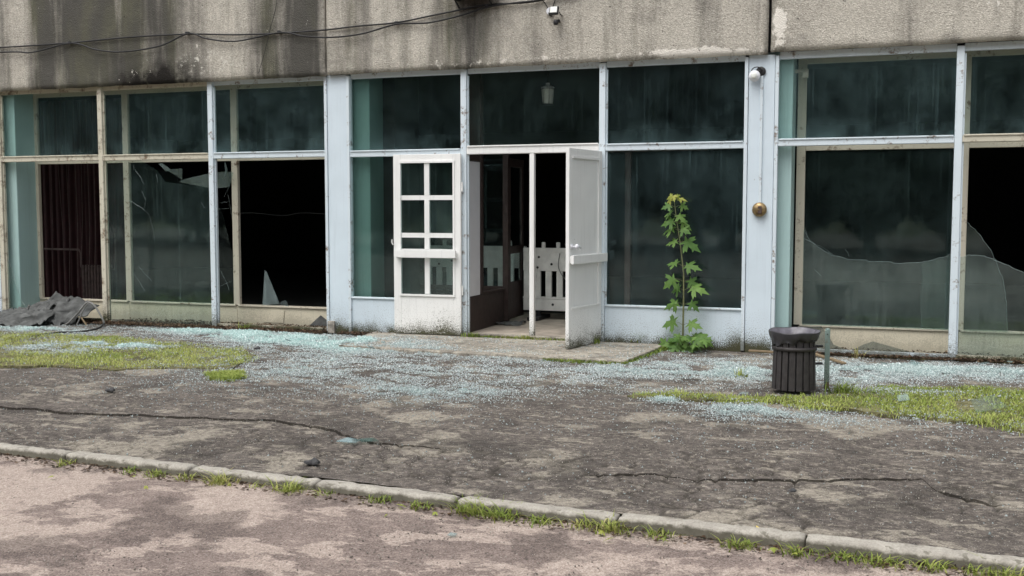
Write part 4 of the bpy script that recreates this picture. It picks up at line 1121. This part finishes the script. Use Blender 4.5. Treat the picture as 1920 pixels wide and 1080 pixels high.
stem_pts = [(0, 0, -0.02), (0.0, 0, 0.3), (0.005, -0.01, 0.62), (0.0, 0, 0.9), (-0.045, 0.0, 1.25), (-0.095, 0.0, 1.55), (-0.125, -0.01, 1.80)]
sm = MB().tube(stem_pts, [0.013, 0.012, 0.010, 0.009, 0.007, 0.005, 0.003], 7)
def stem_at(z):
    for a, b in zip(stem_pts[:-1], stem_pts[1:]):
        if a[2] <= z <= b[2]:
            t = (z - a[2]) / (b[2] - a[2]); return Vector(a).lerp(Vector(b), t)
    return Vector(stem_pts[-1])
def put_leaf(base, az, pet, size, droop, young=False):
    d = Vector((math.cos(az), math.sin(az), 0))
    tip = base + d * pet + Vector((0, 0, pet * 0.35))
    sm.tube([base, base + d * pet * 0.5 + Vector((0, 0, pet * 0.28)), tip], [0.003, 0.0025, 0.002], 4)
    me = random.choice(LY if young else LM)
    o = link_mesh('leaf', me, sap)
    o.location = tip
    ln = (d * math.cos(droop) - Vector((0, 0, math.sin(droop)))).normalized()
    nn = Vector((random.uniform(-0.35, 0.35), -0.75 + random.uniform(-0.3, 0.3), 0.65))
    nn = (nn - ln * nn.dot(ln)).normalized()
    side = ln.cross(nn)
    o.rotation_euler = Matrix((side, ln, nn)).transposed().to_euler()
    o.scale = (size * random.uniform(0.85, 1.15), size * random.uniform(0.85, 1.15), size * random.uniform(0.6, 1.5))
nodes = [(1.75, 0.12, True), (1.67, 0.14, False), (1.57, 0.15, False), (1.49, 0.16, False), (1.40, 0.18, False), (1.26, 0.19, False), (0.98, 0.18, False), (0.80, 0.20, False), (0.70, 0.19, False), (0.53, 0.21, False), (0.29, 0.24, False)]
for i, (z, s, yg) in enumerate(nodes):
    b = stem_at(z)
    for k in range(2):
        az = (math.pi * k + (i % 2) * 0.5 + random.uniform(-0.25, 0.25) - 0.40)
        put_leaf(b, az, s * random.uniform(0.2, 0.55), s * random.uniform(0.70, 1.10), random.uniform(0.0, 0.7), yg)
put_leaf(stem_at(1.80), -1.4, 0.02, 0.10, 0.7, True); put_leaf(stem_at(1.80), 2.9, 0.02, 0.09, 0.4, True); put_leaf(stem_at(1.80), 0.2, 0.03, 0.09, 0.9, True)
for k in range(40):                           # bushy foot
    a = random.uniform(0, 2 * math.pi); b = Vector((random.uniform(-0.14, 0.26), random.uniform(-0.12, 0.05), 0.01 + 0.17 * random.random() ** 1.8))
    if math.sin(a) > 0.5: a = -a
    put_leaf(b, a, random.uniform(0.03, 0.10), random.uniform(0.08, 0.16), random.uniform(-0.2, 0.8))
sm.build('stem', M['stem'], sap, True)

# ================================================================== GRASS
def blades(name, P, hmin, hmax, lean, mat, wid=(0.003, 0.006), tone_bias=0.0, tone_n=0.8, origin=(0, 0)):
    n = len(P)
    az = RNG.random(n) * 2 * np.pi
    h = hmin + (hmax - hmin) * RNG.random(n) ** 1.4
    ln = lean * (0.3 + RNG.random(n)) * h
    w = wid[0] + (wid[1] - wid[0]) * RNG.random(n)
    dx, dy = np.cos(az), np.sin(az); sx, sy = -dy, dx
    x, y, z = P[:, 0], P[:, 1], P[:, 2]
    v = np.empty((n, 5, 3))
    v[:, 0] = np.stack([x - sx * w, y - sy * w, z - 0.01], -1); v[:, 1] = np.stack([x + sx * w, y + sy * w, z - 0.01], -1)
    mx, my = x + dx * ln * 0.35, y + dy * ln * 0.35
    v[:, 2] = np.stack([mx + sx * w * 0.8, my + sy * w * 0.8, z + h * 0.62], -1); v[:, 3] = np.stack([mx - sx * w * 0.8, my - sy * w * 0.8, z + h * 0.62], -1)
    v[:, 4] = np.stack([x + dx * ln, y + dy * ln, z + h], -1)
    b = np.arange(n) * 5
    lp = np.stack([b, b + 1, b + 2, b + 3, b + 3, b + 2, b + 4], -1).ravel()
    s0 = np.arange(n) * 7
    stt = np.stack([s0, s0 + 4], -1).ravel()
    me = np_mesh(name, v.reshape(-1, 3), lp, stt, mat)
    tone = np.clip(tone_bias + 0.55 * (fbm(x + origin[0], y + origin[1], tone_n, 3) - 0.2) + 0.42 * RNG.random(n) ** 1.5 - 0.08, 0, 1)
    at = me.attributes.new('tone', 'FLOAT', 'POINT'); at.data.foreach_set('value', np.repeat(tone, 5).astype(np.float32))
    return me
def in_poly(x, y, poly):
    c = np.zeros(x.shape, bool); n = len(poly)
    for i in range(n):
        x0, y0 = poly[i]; x1, y1 = poly[(i + 1) % n]
        if y0 == y1: continue
        c ^= ((y0 > y) != (y1 > y)) & (x < (x1 - x0) * (y - y0) / (y1 - y0) + x0)
    return c
def scatter_poly(poly, n, wob=0.25, thr=0.0, ns=2.6):
    xs = [p[0] for p in poly]; ys = [p[1] for p in poly]
    x = RNG.uniform(min(xs), max(xs), n); y = RNG.uniform(min(ys), max(ys), n)
    xw = x + (fbm(x, y, 4, 4) - 0.5) * wob * 2.6 + RNG.normal(0, wob * 0.25, n); yw = y + (fbm(y + 9, x, 4, 4) - 0.5) * wob * 2.6 + RNG.normal(0, wob * 0.25, n)
    m = in_poly(xw, yw, poly)
    if thr > 0: m &= fbm(x + 31, y, ns, 4) > thr - 0.20 * RNG.random(n)
    return np.stack([x[m], y[m], np.full(m.sum(), -0.005)], -1)
left_poly = [(-9.4, -1.3), (-6.9, -1.35), G(120, 628), G(190, 630), G(300, 642), G(450, 655), G(462, 672), G(430, 688), G(300, 692), G(200, 692), G(100, 686), G(0, 686), (-6.0, -4.2), (-9.4, -4.2)]
right_poly = [G(1185, 740), G(1270, 735), G(1370, 742), G(1480, 745), G(1570, 743), G(1600, 733), G(1700, 727), G(1800, 726), G(1919, 730), (7.6, -1.6), (7.8, -4.3), G(1919, 812), G(1850, 795), G(1700, 782), G(1560, 766), G(1480, 756), G(1370, 752), G(1270, 750)]
small_poly = [G(385, 700), G(455, 697), G(462, 708), G(430, 715), G(390, 712)]
for nm, poly, n, lab, tb, thr, wob in (('grass', left_poly, 80000, 'patch of yellow-green grass strewn with glass at the left', 0.22, 0.50, 0.24),
                                       ('grass', right_poly, 75000, 'strip of bright grass around the foot of the litter bin at the right', 0.12, 0.48, 0.14),
                                       ('grass', small_poly, 9000, 'small island of grass in the asphalt below the left grass patch', 0.05, 0.42, 0.07)):
    P_ = scatter_poly(poly, n, wob, thr)
    o = link_mesh(nm, blades(nm, P_, 0.010, 0.046, 1.7, M['grass'], (0.0022, 0.0048), tone_bias=tb, tone_n=1.4))
    tag(o, lab, 'grass', kind='stuff')
# soil under the grass
def soil_patch(poly, z, shrink=0.0):
    P0 = np.array(poly); c = P0.mean(0)
    pts = []
    for a, b in zip(poly, poly[1:] + poly[:1]):
        for k in range(8):
            t = k / 8; x = a[0] + (b[0] - a[0]) * t; y = a[1] + (b[1] - a[1]) * t
            pts.append((x + float(fbm(x, y, 3, 3) - 0.5) * 0.35, y + float(fbm(y, x, 3, 3) - 0.5) * 0.35))
    o = MB().slab(pts, z - 0.05, z).build('soil', M['soil']); tag(o, kind='structure')
soil_patch(left_poly, 0.004); soil_patch(right_poly, 0.004)

# kerb tufts: each one a clump of its own
TUFTS = sorted([(100, 862, 0.12, 50), (225, 868, 0.10, 30), (275, 862, 0.16, 70), (330, 880, 0.13, 45), (400, 886, 0.20, 120), (470, 884, 0.10, 30), (530, 905, 0.24, 150), (600, 908, 0.12, 50), (700, 920, 0.20, 80), (780, 930, 0.16, 50), (872, 930, 0.22, 150), (930, 950, 0.22, 110), (1010, 958, 0.20, 80), (1080, 968, 0.12, 40), (1135, 978, 0.26, 170), (1230, 988, 0.12, 90), (1385, 1010, 0.18, 130), (1500, 1006, 0.20, 110), (1590, 1026, 0.22, 110), (1660, 1034, 0.28, 140), (1752, 1044, 0.16, 90), (1890, 1056, 0.24, 150), (1830, 1062, 0.12, 50)])
for i, (px, py, w, n) in enumerate(TUFTS):
    x = G(px, 828 + 0.113 * px + 22, 0)[0]; y = kerb_y(x) - 0.150 - random.uniform(0, 0.03)
    w *= 0.55 + 0.25 * random.random(); n = int(n * (1.0 if px < 1100 else 0.7))
    P_ = np.stack([np.clip(RNG.normal(0, w * 0.36, n), -w * 0.75, w * 0.75), np.clip(RNG.normal(0, 0.035, n), -0.10, 0.045), np.zeros(n)], -1)
    me = blades('grass_tuft', P_, 0.010, 0.05 + 0.035 * (n > 100), 2.3, M['tuft'], (0.0022, 0.0050), 0.12 + 0.25 * random.random(), 3.0, (x, y))
    o = link_mesh('grass_tuft', me, None, (x, y, ROAD_Z))
    tag(o, '%s grass tuft from the left along the road side of the kerb' % ORD[i], 'grass tuft', 'grass tufts along the kerb')
WEEDS = [((-3.86, -0.10), 0.09, 40, 'small weed tuft below the broken third window from the left'), (G(1200, 648), 0.10, 60, 'weed tuft between the open right door and the sapling'), ((1.12, -0.20), 0.10, 70, 'weed tuft at the foot of the open right door'), ((4.14, -0.12), 0.08, 26, 'dry grass tuft below the window right of the green-grey post'), (G(1580, 737), 0.14, 90, 'leafy tuft at the grass edge right of the green-grey post'), (G(1390, 708), 0.10, 30, 'sparse tuft in the broken glass left of the bin'), ((-0.52, -0.10), 0.12, 60, 'mossy tuft at the left end of the threshold'), ((0.22, -0.09), 0.10, 40, 'mossy tuft at the foot of the white door post')]
for (x, y), w, n, lab in WEEDS:
    P_ = np.stack([RNG.normal(0, w * 0.4, n), RNG.normal(0, 0.03, n), np.zeros(n)], -1)
    me = blades('weed_tuft', P_, 0.03, 0.13 if 'tuft' in lab and 'mossy' not in lab else 0.06, 1.2, M['tuft'], (0.003, 0.007), 0.6 if 'dry' in lab else 0.15, 3.0, (x, y))
    tag(link_mesh('weed_tuft', me, None, (x, y, 0.045 if -1.5 < y and -1.7 < x < 1.9 else 0.0)), lab, 'weed')

# moss along the slab edge and leaf litter along the facade
def flakes(name, P, smin, smax, mat, flat=0.5):
    n = len(P)
    s = smin + (smax - smin) * RNG.random(n)
    a = RNG.random(n) * 2 * np.pi
    v = np.empty((n, 4, 3))
    for k in range(4):
        an = a + k * np.pi / 2 + RNG.normal(0, 0.25, n)
        rr = s * (0.6 + 0.6 * RNG.random(n))
        v[:, k] = np.stack([P[:, 0] + rr * np.cos(an), P[:, 1] + rr * np.sin(an), P[:, 2] + np.abs(RNG.normal(0, flat, n)) * s], -1)
    lp = np.arange(n * 4); stt = np.arange(0, n * 4, 4)
    me = np_mesh(name, v.reshape(-1, 3), lp, stt, mat)
    at = me.attributes.new('tone', 'FLOAT', 'POINT'); at.data.foreach_set('value', np.repeat(RNG.random(n) ** 1.4, 4).astype(np.float32))
    return me
def strip(x0, x1, y0, y1, n, z=0.006): return np.stack([RNG.uniform(x0, x1, n), y0 + (y1 - y0) * RNG.random(n) ** 1.5, np.full(n, z) + RNG.random(n) * 0.015], -1)
P_ = np.concatenate([strip(-6.6, -2.6, 0.0, -0.28, 5200), strip(-2.4, -1.6, 0.0, -0.22, 900), strip(3.3, 6.4, 0.0, -0.16, 2200), strip(-6.2, -2.65, 0.05, 0.49, 2400, 0.012), strip(3.3, 6.4, 0.06, 0.49, 1500, 0.012)])
kx = RNG.uniform(-4, 6.5, 2600)
P2 = np.stack([kx, kerb_y(kx) - 0.115 - 0.16 * RNG.random(2600) ** 2.2, np.full(2600, ROAD_Z + 0.004) + RNG.random(2600) * 0.008], -1)
tag(link_mesh('dirt_line', flakes('dirt_line', P2, 0.005, 0.016, M['litter'], 0.3)), 'dark litter and dirt gathered along the foot of the kerb', 'litter', kind='stuff')
tag(link_mesh('leaf_litter', flakes('leaf_litter', P_, 0.006, 0.022, M['litter'])), 'brown leaf litter gathered along the foot of the glazing', 'leaf litter', kind='stuff')
e = [(1.80, -1.55), (1.95, -0.30), (2.05, -0.12)]
P_ = []
for a, b in zip(e[:-1], e[1:]):
    for k in range(500):
        t = random.random(); P_.append((a[0] + (b[0] - a[0]) * t + random.gauss(0, 0.03), a[1] + (b[1] - a[1]) * t + random.gauss(0, 0.03), 0.0))
for k in range(500): P_.append((random.uniform(-0.58, 1.05), random.gauss(-0.075, 0.02), 0.036))
for k in range(400): P_.append((random.uniform(0.9, 1.85), -1.545 + random.gauss(0, 0.02), 0.0))
tag(link_mesh('moss', blades('moss', np.array(P_), 0.012, 0.04, 1.2, M['tuft'], (0.004, 0.008), 0.1, 3.0)), 'moss edging the doorstep slab and the threshold', 'moss', kind='stuff')

# ================================================================== BROKEN GLASS ON THE GROUND
def crumbs(P, smin, smax, tone, thick):
    n = len(P)
    s = smin + (smax - smin) * RNG.random(n) ** 2.2 * np.clip(0.60 + thick * 0.6, 0, 1)
    a = RNG.random(n) * 2 * np.pi
    v = np.empty((n, 6, 3))
    tx = RNG.normal(0, 0.35, n); ty = RNG.normal(0, 0.35, n)
    for k in range(3):
        an = a + k * 2.094 + RNG.normal(0, 0.3, n)
        rr = s * (0.5 + 0.5 * RNG.random(n))
        cx_, cy_ = rr * np.cos(an), rr * np.sin(an)
        v[:, k] = np.stack([P[:, 0] + cx_, P[:, 1] + cy_, P[:, 2]], -1)
        v[:, k + 3] = np.stack([P[:, 0] + cx_ * 0.9, P[:, 1] + cy_ * 0.9, P[:, 2] + s * 0.75 + cx_ * tx + cy_ * ty], -1)
    b = np.arange(n) * 6
    lp = np.stack([b + 3, b + 4, b + 5, b, b + 1, b + 4, b + 3, b + 1, b + 2, b + 5, b + 4, b + 2, b, b + 3, b + 5], -1).ravel()
    s0 = np.arange(n) * 15
    stt = np.stack([s0, s0 + 3, s0 + 7, s0 + 11], -1).ravel()
    me = np_mesh('broken_glass', v.reshape(-1, 3), lp, stt, M['crumbs'])
    at = me.attributes.new('tone', 'FLOAT', 'POINT'); at.data.foreach_set('value', np.repeat(np.clip(tone, 0, 1), 6).astype(np.float32))
    at = me.attributes.new('thick', 'FLOAT', 'POINT'); at.data.foreach_set('value', np.repeat(np.clip(thick, 0, 1), 6).astype(np.float32))
    return me
def bl2(cx, cy, rx, ry, n): return np.stack([RNG.normal(cx, rx, n), RNG.normal(cy, ry, n)], -1)
gl = []
def blob_px(x, y, rx, ry, n): c = G(x, y); gl.append(bl2(c[0], c[1], rx, ry, int(n * 2.3)))
gl.append(np.stack([RNG.uniform(-9, 7, 26000), -0.15 - np.abs(RNG.normal(0, 1.0, 26000))], -1))
blob_px(450, 628, 0.55, 0.22, 13000); blob_px(550, 640, 0.60, 0.30, 11000); blob_px(640, 655, 0.6, 0.4, 6000)
blob_px(370, 622, 0.5, 0.12, 4000); blob_px(60, 618, 0.7, 0.18, 4500)
blob_px(690, 690, 0.8, 0.55, 6500); blob_px(820, 735, 0.42, 0.26, 5000); blob_px(560, 700, 0.8, 0.6, 5000)
blob_px(1000, 705, 0.9, 0.45, 7000); blob_px(1230, 695, 0.5, 0.32, 6500); blob_px(1360, 690, 0.55, 0.35, 8000); blob_px(1420, 700, 0.3, 0.35, 3500)
blob_px(1690, 695, 0.7, 0.30, 9000); blob_px(1860, 700, 0.6, 0.25, 8000); blob_px(1600, 710, 0.3, 0.3, 3000)
blob_px(1385, 770, 0.22, 0.20, 1700); blob_px(1480, 782, 0.40, 0.18, 1300); blob_px(1250, 752, 0.10, 0.06, 500)
blob_px(110, 655, 0.40, 0.22, 2600); blob_px(215, 650, 0.50, 0.16, 4500)
blob_px(880, 668, 0.6, 0.25, 2500); blob_px(700, 648, 0.45, 0.25, 3500); blob_px(1700, 735, 0.5, 0.12, 700); blob_px(1780, 790, 0.7, 0.2, 1000)
gl.append(np.stack([RNG.uniform(-7, 6, 20000), -1.2 - 4.0 * RNG.random(20000) ** 1.7], -1))
gl.append(np.stack([RNG.uniform(-3, 6, 1500), RNG.uniform(-6.8, -4.8, 1500)], -1))
XY = np.concatenate(gl)
ok = (XY[:, 1] < -0.02) & (XY[:, 1] > -6.8) & (fbm(XY[:, 0], XY[:, 1], 2.3, 4) > 0.20 + 0.30 * RNG.random(len(XY))) & (fbm(XY[:, 0] * 0.7, XY[:, 1] * 1.4 + 40, 8, 3) > 0.26 + 0.26 * RNG.random(len(XY)))
ok &= ~((np.abs(XY[:, 0] - BX) < 0.2) & (np.abs(XY[:, 1] - BY) < 0.2))
XY = XY[ok]
# pile height from local density
H, xe, ye = np.histogram2d(XY[:, 0], XY[:, 1], bins=[320, 140], range=[[-9, 7], [-7, 0]])
ix = np.clip(((XY[:, 0] + 9) / 16 * 320).astype(int), 0, 319); iy = np.clip(((XY[:, 1] + 7) / 7 * 140).astype(int), 0, 139)
dens = H[ix, iy]
onstep = (XY[:, 1] > -1.42) & (XY[:, 0] > -1.75) & (XY[:, 0] < 1.85)
ongrass = in_poly(XY[:, 0], XY[:, 1], left_poly) | in_poly(XY[:, 0], XY[:, 1], right_poly)
zz = np.where(onstep, 0.037, np.where(ongrass, 0.012, -0.002)) + RNG.random(len(XY)) * np.clip(dens / 25.0, 0.1, 1.6) * 0.02
tone = 0.05 + 0.62 * RNG.random(len(XY)) + 0.35 * (RNG.random(len(XY)) > 0.90)
tone *= np.where(dens < 6, 0.80, 1.0) * np.clip(1.0 + (XY[:, 1] + 2.6) * 0.16, 0.55, 1.0)
thick = np.clip((dens - 12) / 30.0, 0.06, 1.0) * np.where(XY[:, 0] < -1.2, 0.9, 0.40)
keep = ~(onstep & (RNG.random(len(XY)) < np.where(XY[:, 0] < -0.4, 0.0, 0.4)))
P_ = np.stack([XY[:, 0], XY[:, 1], zz], -1)[keep]
tag(link_mesh('broken_glass', crumbs(P_, 0.0035, 0.0145, tone[keep], thick[keep])), 'turquoise crumbs of shattered safety glass strewn over the pavement', 'broken glass', kind='stuff')

# loose grit on the asphalt
def grit(n, x0, x1, y0, y1, z, p=1.0):
    return np.stack([RNG.uniform(x0, x1, n), y0 + (y1 - y0) * RNG.random(n) ** p, np.full(n, z)], -1)
P_ = np.concatenate([grit(24000, -7, 6.2, -1.0, -6.75, -0.004), grit(9000, -2.5, 6.0, -7.15, -9.2, ROAD_Z - 0.002)])
P_ = P_[fbm(P_[:, 0], P_[:, 1], 1.8, 3) > 0.30 + 0.3 * RNG.random(len(P_))]
me = crumbs(P_, 0.003, 0.011, 0.15 + 0.75 * RNG.random(len(P_)) ** 1.6, np.zeros(len(P_)))
me.materials.clear(); me.materials.append(M['grit'])
tag(link_mesh('grit', me), 'loose stone grit scattered over pavement and road', 'grit', kind='stuff')

# larger shards, each a thing
def shard(px, py, w, d, rz, tilt, label, mat='glass_frost', z=0.008):
    x, y = G(px, py)
    pts = [(-w / 2, -d / 2 * random.uniform(.3, 1)), (w / 2 * random.uniform(.5, 1), -d / 2), (w / 2, d / 2 * random.uniform(.2, .9)), (-w / 4, d / 2)]
    o = MB().slab(pts, 0, 0.006).build('glass_shard', M[mat], loc=(x, y, z)); o.rotation_euler = (tilt[0], tilt[1], rz)
    return tag(o, label, 'glass shard')
shard(656, 828, 0.17, 0.16, 0.2, (0, 0, 0), 'pale glass shard lying flat near the crack in the asphalt')
shard(690, 828, 0.13, 0.14, 0.9, (0, 0, 0), 'darker glass shard right beside the pale one near the crack', 'glass_film')
shard(1848, 775, 0.26, 0.22, 0.5, (0.35, -0.25, 0), 'large shard stuck upright in the right grass strip', 'glass_film', 0.07)
shard(1693, 755, 0.13, 0.09, 0.6, (0.5, -0.2, 0), 'small white shard tilted in the right grass strip', 'glass_frost', 0.04)
shard(848, 985, 0.05, 0.05, 0.3, (0, 0, 0), 'tiny bluish shard on the road before the kerb', 'glass_frost', -0.05)
shard(1395, 742, 0.10, 0.04, 0.3, (0.4, 0, 0), 'narrow shard at the tip of the grass strip left of the bin', 'glass_frost', 0.02)
for i in range(16):
    px, py = random.choice([(random.uniform(380, 620), random.uniform(622, 650)), (random.uniform(1560, 1910), random.uniform(682, 702)), (random.uniform(640, 800), random.uniform(645, 660))])
    o = shard(px, py, random.uniform(0.06, 0.14), random.uniform(0.05, 0.12), random.uniform(0, 6), (random.uniform(-.3, .3), random.uniform(-.3, .3), 0), 'flat turquoise shard lying in the glass crumbs along the facade', 'glass_frost', 0.035)
    o['group'] = 'flat shards among the glass crumbs'

# stones, leaf, twigs
def stone(px, py, r, label, mat='stone'):
    x, y = G(px, py)
    mb = MB(); vs = []; n = 7; sd = random.random() * 20
    prof = [(0.55, 0.0), (1.0, 0.25), (0.95, 0.55), (0.5, 0.8), (0.12, 0.86)]
    mb.lathe([(r * a, r * b) for a, b in prof], (0, 0, 0), 'z', 9)
    mb.v = [(vx * (1 + 0.35 * math.sin(vy * 90 + sd)), vy * (0.8 + 0.3 * math.sin(vx * 70 + sd)), vz * (1 + 0.2 * math.sin(vx * 60 + vy * 50))) for vx, vy, vz in mb.v]
    return tag(mb.build('stone', M[mat], None, loc=(x, y, 0.0)), label, 'stone')
stone(587, 872, 0.05, 'dark lump of asphalt lying just behind the kerb')
stone(208, 735, 0.045, 'dark lump lying on the asphalt below the left grass patch')
stone(1486, 922, 0.022, 'small dark pebble on the right of the pavement')
stone(483, 655, 0.04, 'dark lump among the glass right of the left grass patch')
stone(1102, 658, 0.03, 'dark bit lying on the doorstep by the open right door')
x, y = G(1433, 1015, ROAD_Z)
o = link_mesh('fallen_leaf', leaf_mesh('fallen_leaf', M['yellow'], 0.3), None, (x, y, ROAD_Z + 0.025)); o.scale = (0.09,) * 3; o.rotation_euler = (0.5, 0.1, 0.7)
tag(o, 'bright yellow leaf fallen on the road beside the kerb', 'leaf')
for i in range(16):
    px = random.uniform(30, 1900); py = 868 + px * 0.112 + random.uniform(-4, 22)
    x, y = G(px, py, ROAD_Z)
    o = link_mesh('dry_leaf', LY[0], None, (x, y, ROAD_Z + 0.02)); s = random.uniform(0.03, 0.06); o.scale = (s, s * 0.6, s); o.rotation_euler = (random.uniform(-.5, .5), random.uniform(-.5, .5), random.uniform(0, 6))
    tag(o, 'small pale leaf dropped on the road along the kerb', 'leaf', 'dropped leaves along the kerb')

# ================================================================== TREES ACROSS THE ROAD (seen only as dark reflections in the glass)
def crown_mesh():
    n = 7000
    d = RNG.normal(0, 1, (n, 3)); d /= np.linalg.norm(d, axis=1)[:, None]
    r = RNG.random(n) ** 0.4
    c = d * r[:, None] * np.array([3.4, 2.6, 5.6]) + np.array([0, 0, 6.4])
    lump = fbm(c[:, 0] * 0.7 + c[:, 2], c[:, 1] * 0.7 - c[:, 2] * 0.5, 0.6, 3)
    c = c[lump > 0.36]; n = len(c)
    P_ = c
    s = 0.22 + 0.22 * RNG.random(n)
    u = RNG.normal(0, 1, (n, 3)); u /= np.linalg.norm(u, axis=1)[:, None]
    w = np.cross(u, RNG.normal(0, 1, (n, 3))); w /= np.linalg.norm(w, axis=1)[:, None]
    v = np.stack([P_ - u * s[:, None], P_ + w * s[:, None] * 0.7, P_ + u * s[:, None], P_ - w * s[:, None] * 0.7], 1)
    return np_mesh('crown', v.reshape(-1, 3), np.arange(n * 4), np.arange(0, n * 4, 4), M['tree_leaf'])
CM = crown_mesh()
tm = MB().tube([(0, 0, -0.4), (0.05, 0, 1.5), (-0.05, 0.1, 4), (0.1, 0, 8)], [0.28, 0.22, 0.17, 0.06], 10)
for k in range(5):
    a = k * 1.256
    tm.tube([(0, 0, 2.2 + 0.6 * k), (1.2 * math.cos(a), 0.9 * math.sin(a), 3.6 + 0.7 * k), (2.2 * math.cos(a), 1.7 * math.sin(a), 4.6 + 0.7 * k)], [0.10, 0.06, 0.03], 6)
TM = tm.mesh('trunk', M['bark'], True)
for row, y0, off in ((0, -30, 0.0), (1, -35, 2.6)):
    for k in range(13):
        x = -48 + k * 5.2 + off + random.uniform(-0.7, 0.7)
        t = empty('tree', (x, y0 + random.uniform(-1.2, 1.2), -0.2), random.uniform(0, 6.28))
        s = random.uniform(0.9, 1.25); t.scale = (s, s, s * random.uniform(0.9, 1.1))
        tag(t, 'leafy tree standing across the road, mirrored darkly in the panes', 'tree', 'trees across the road')
        link_mesh('trunk', TM, t); link_mesh('crown', CM, t)
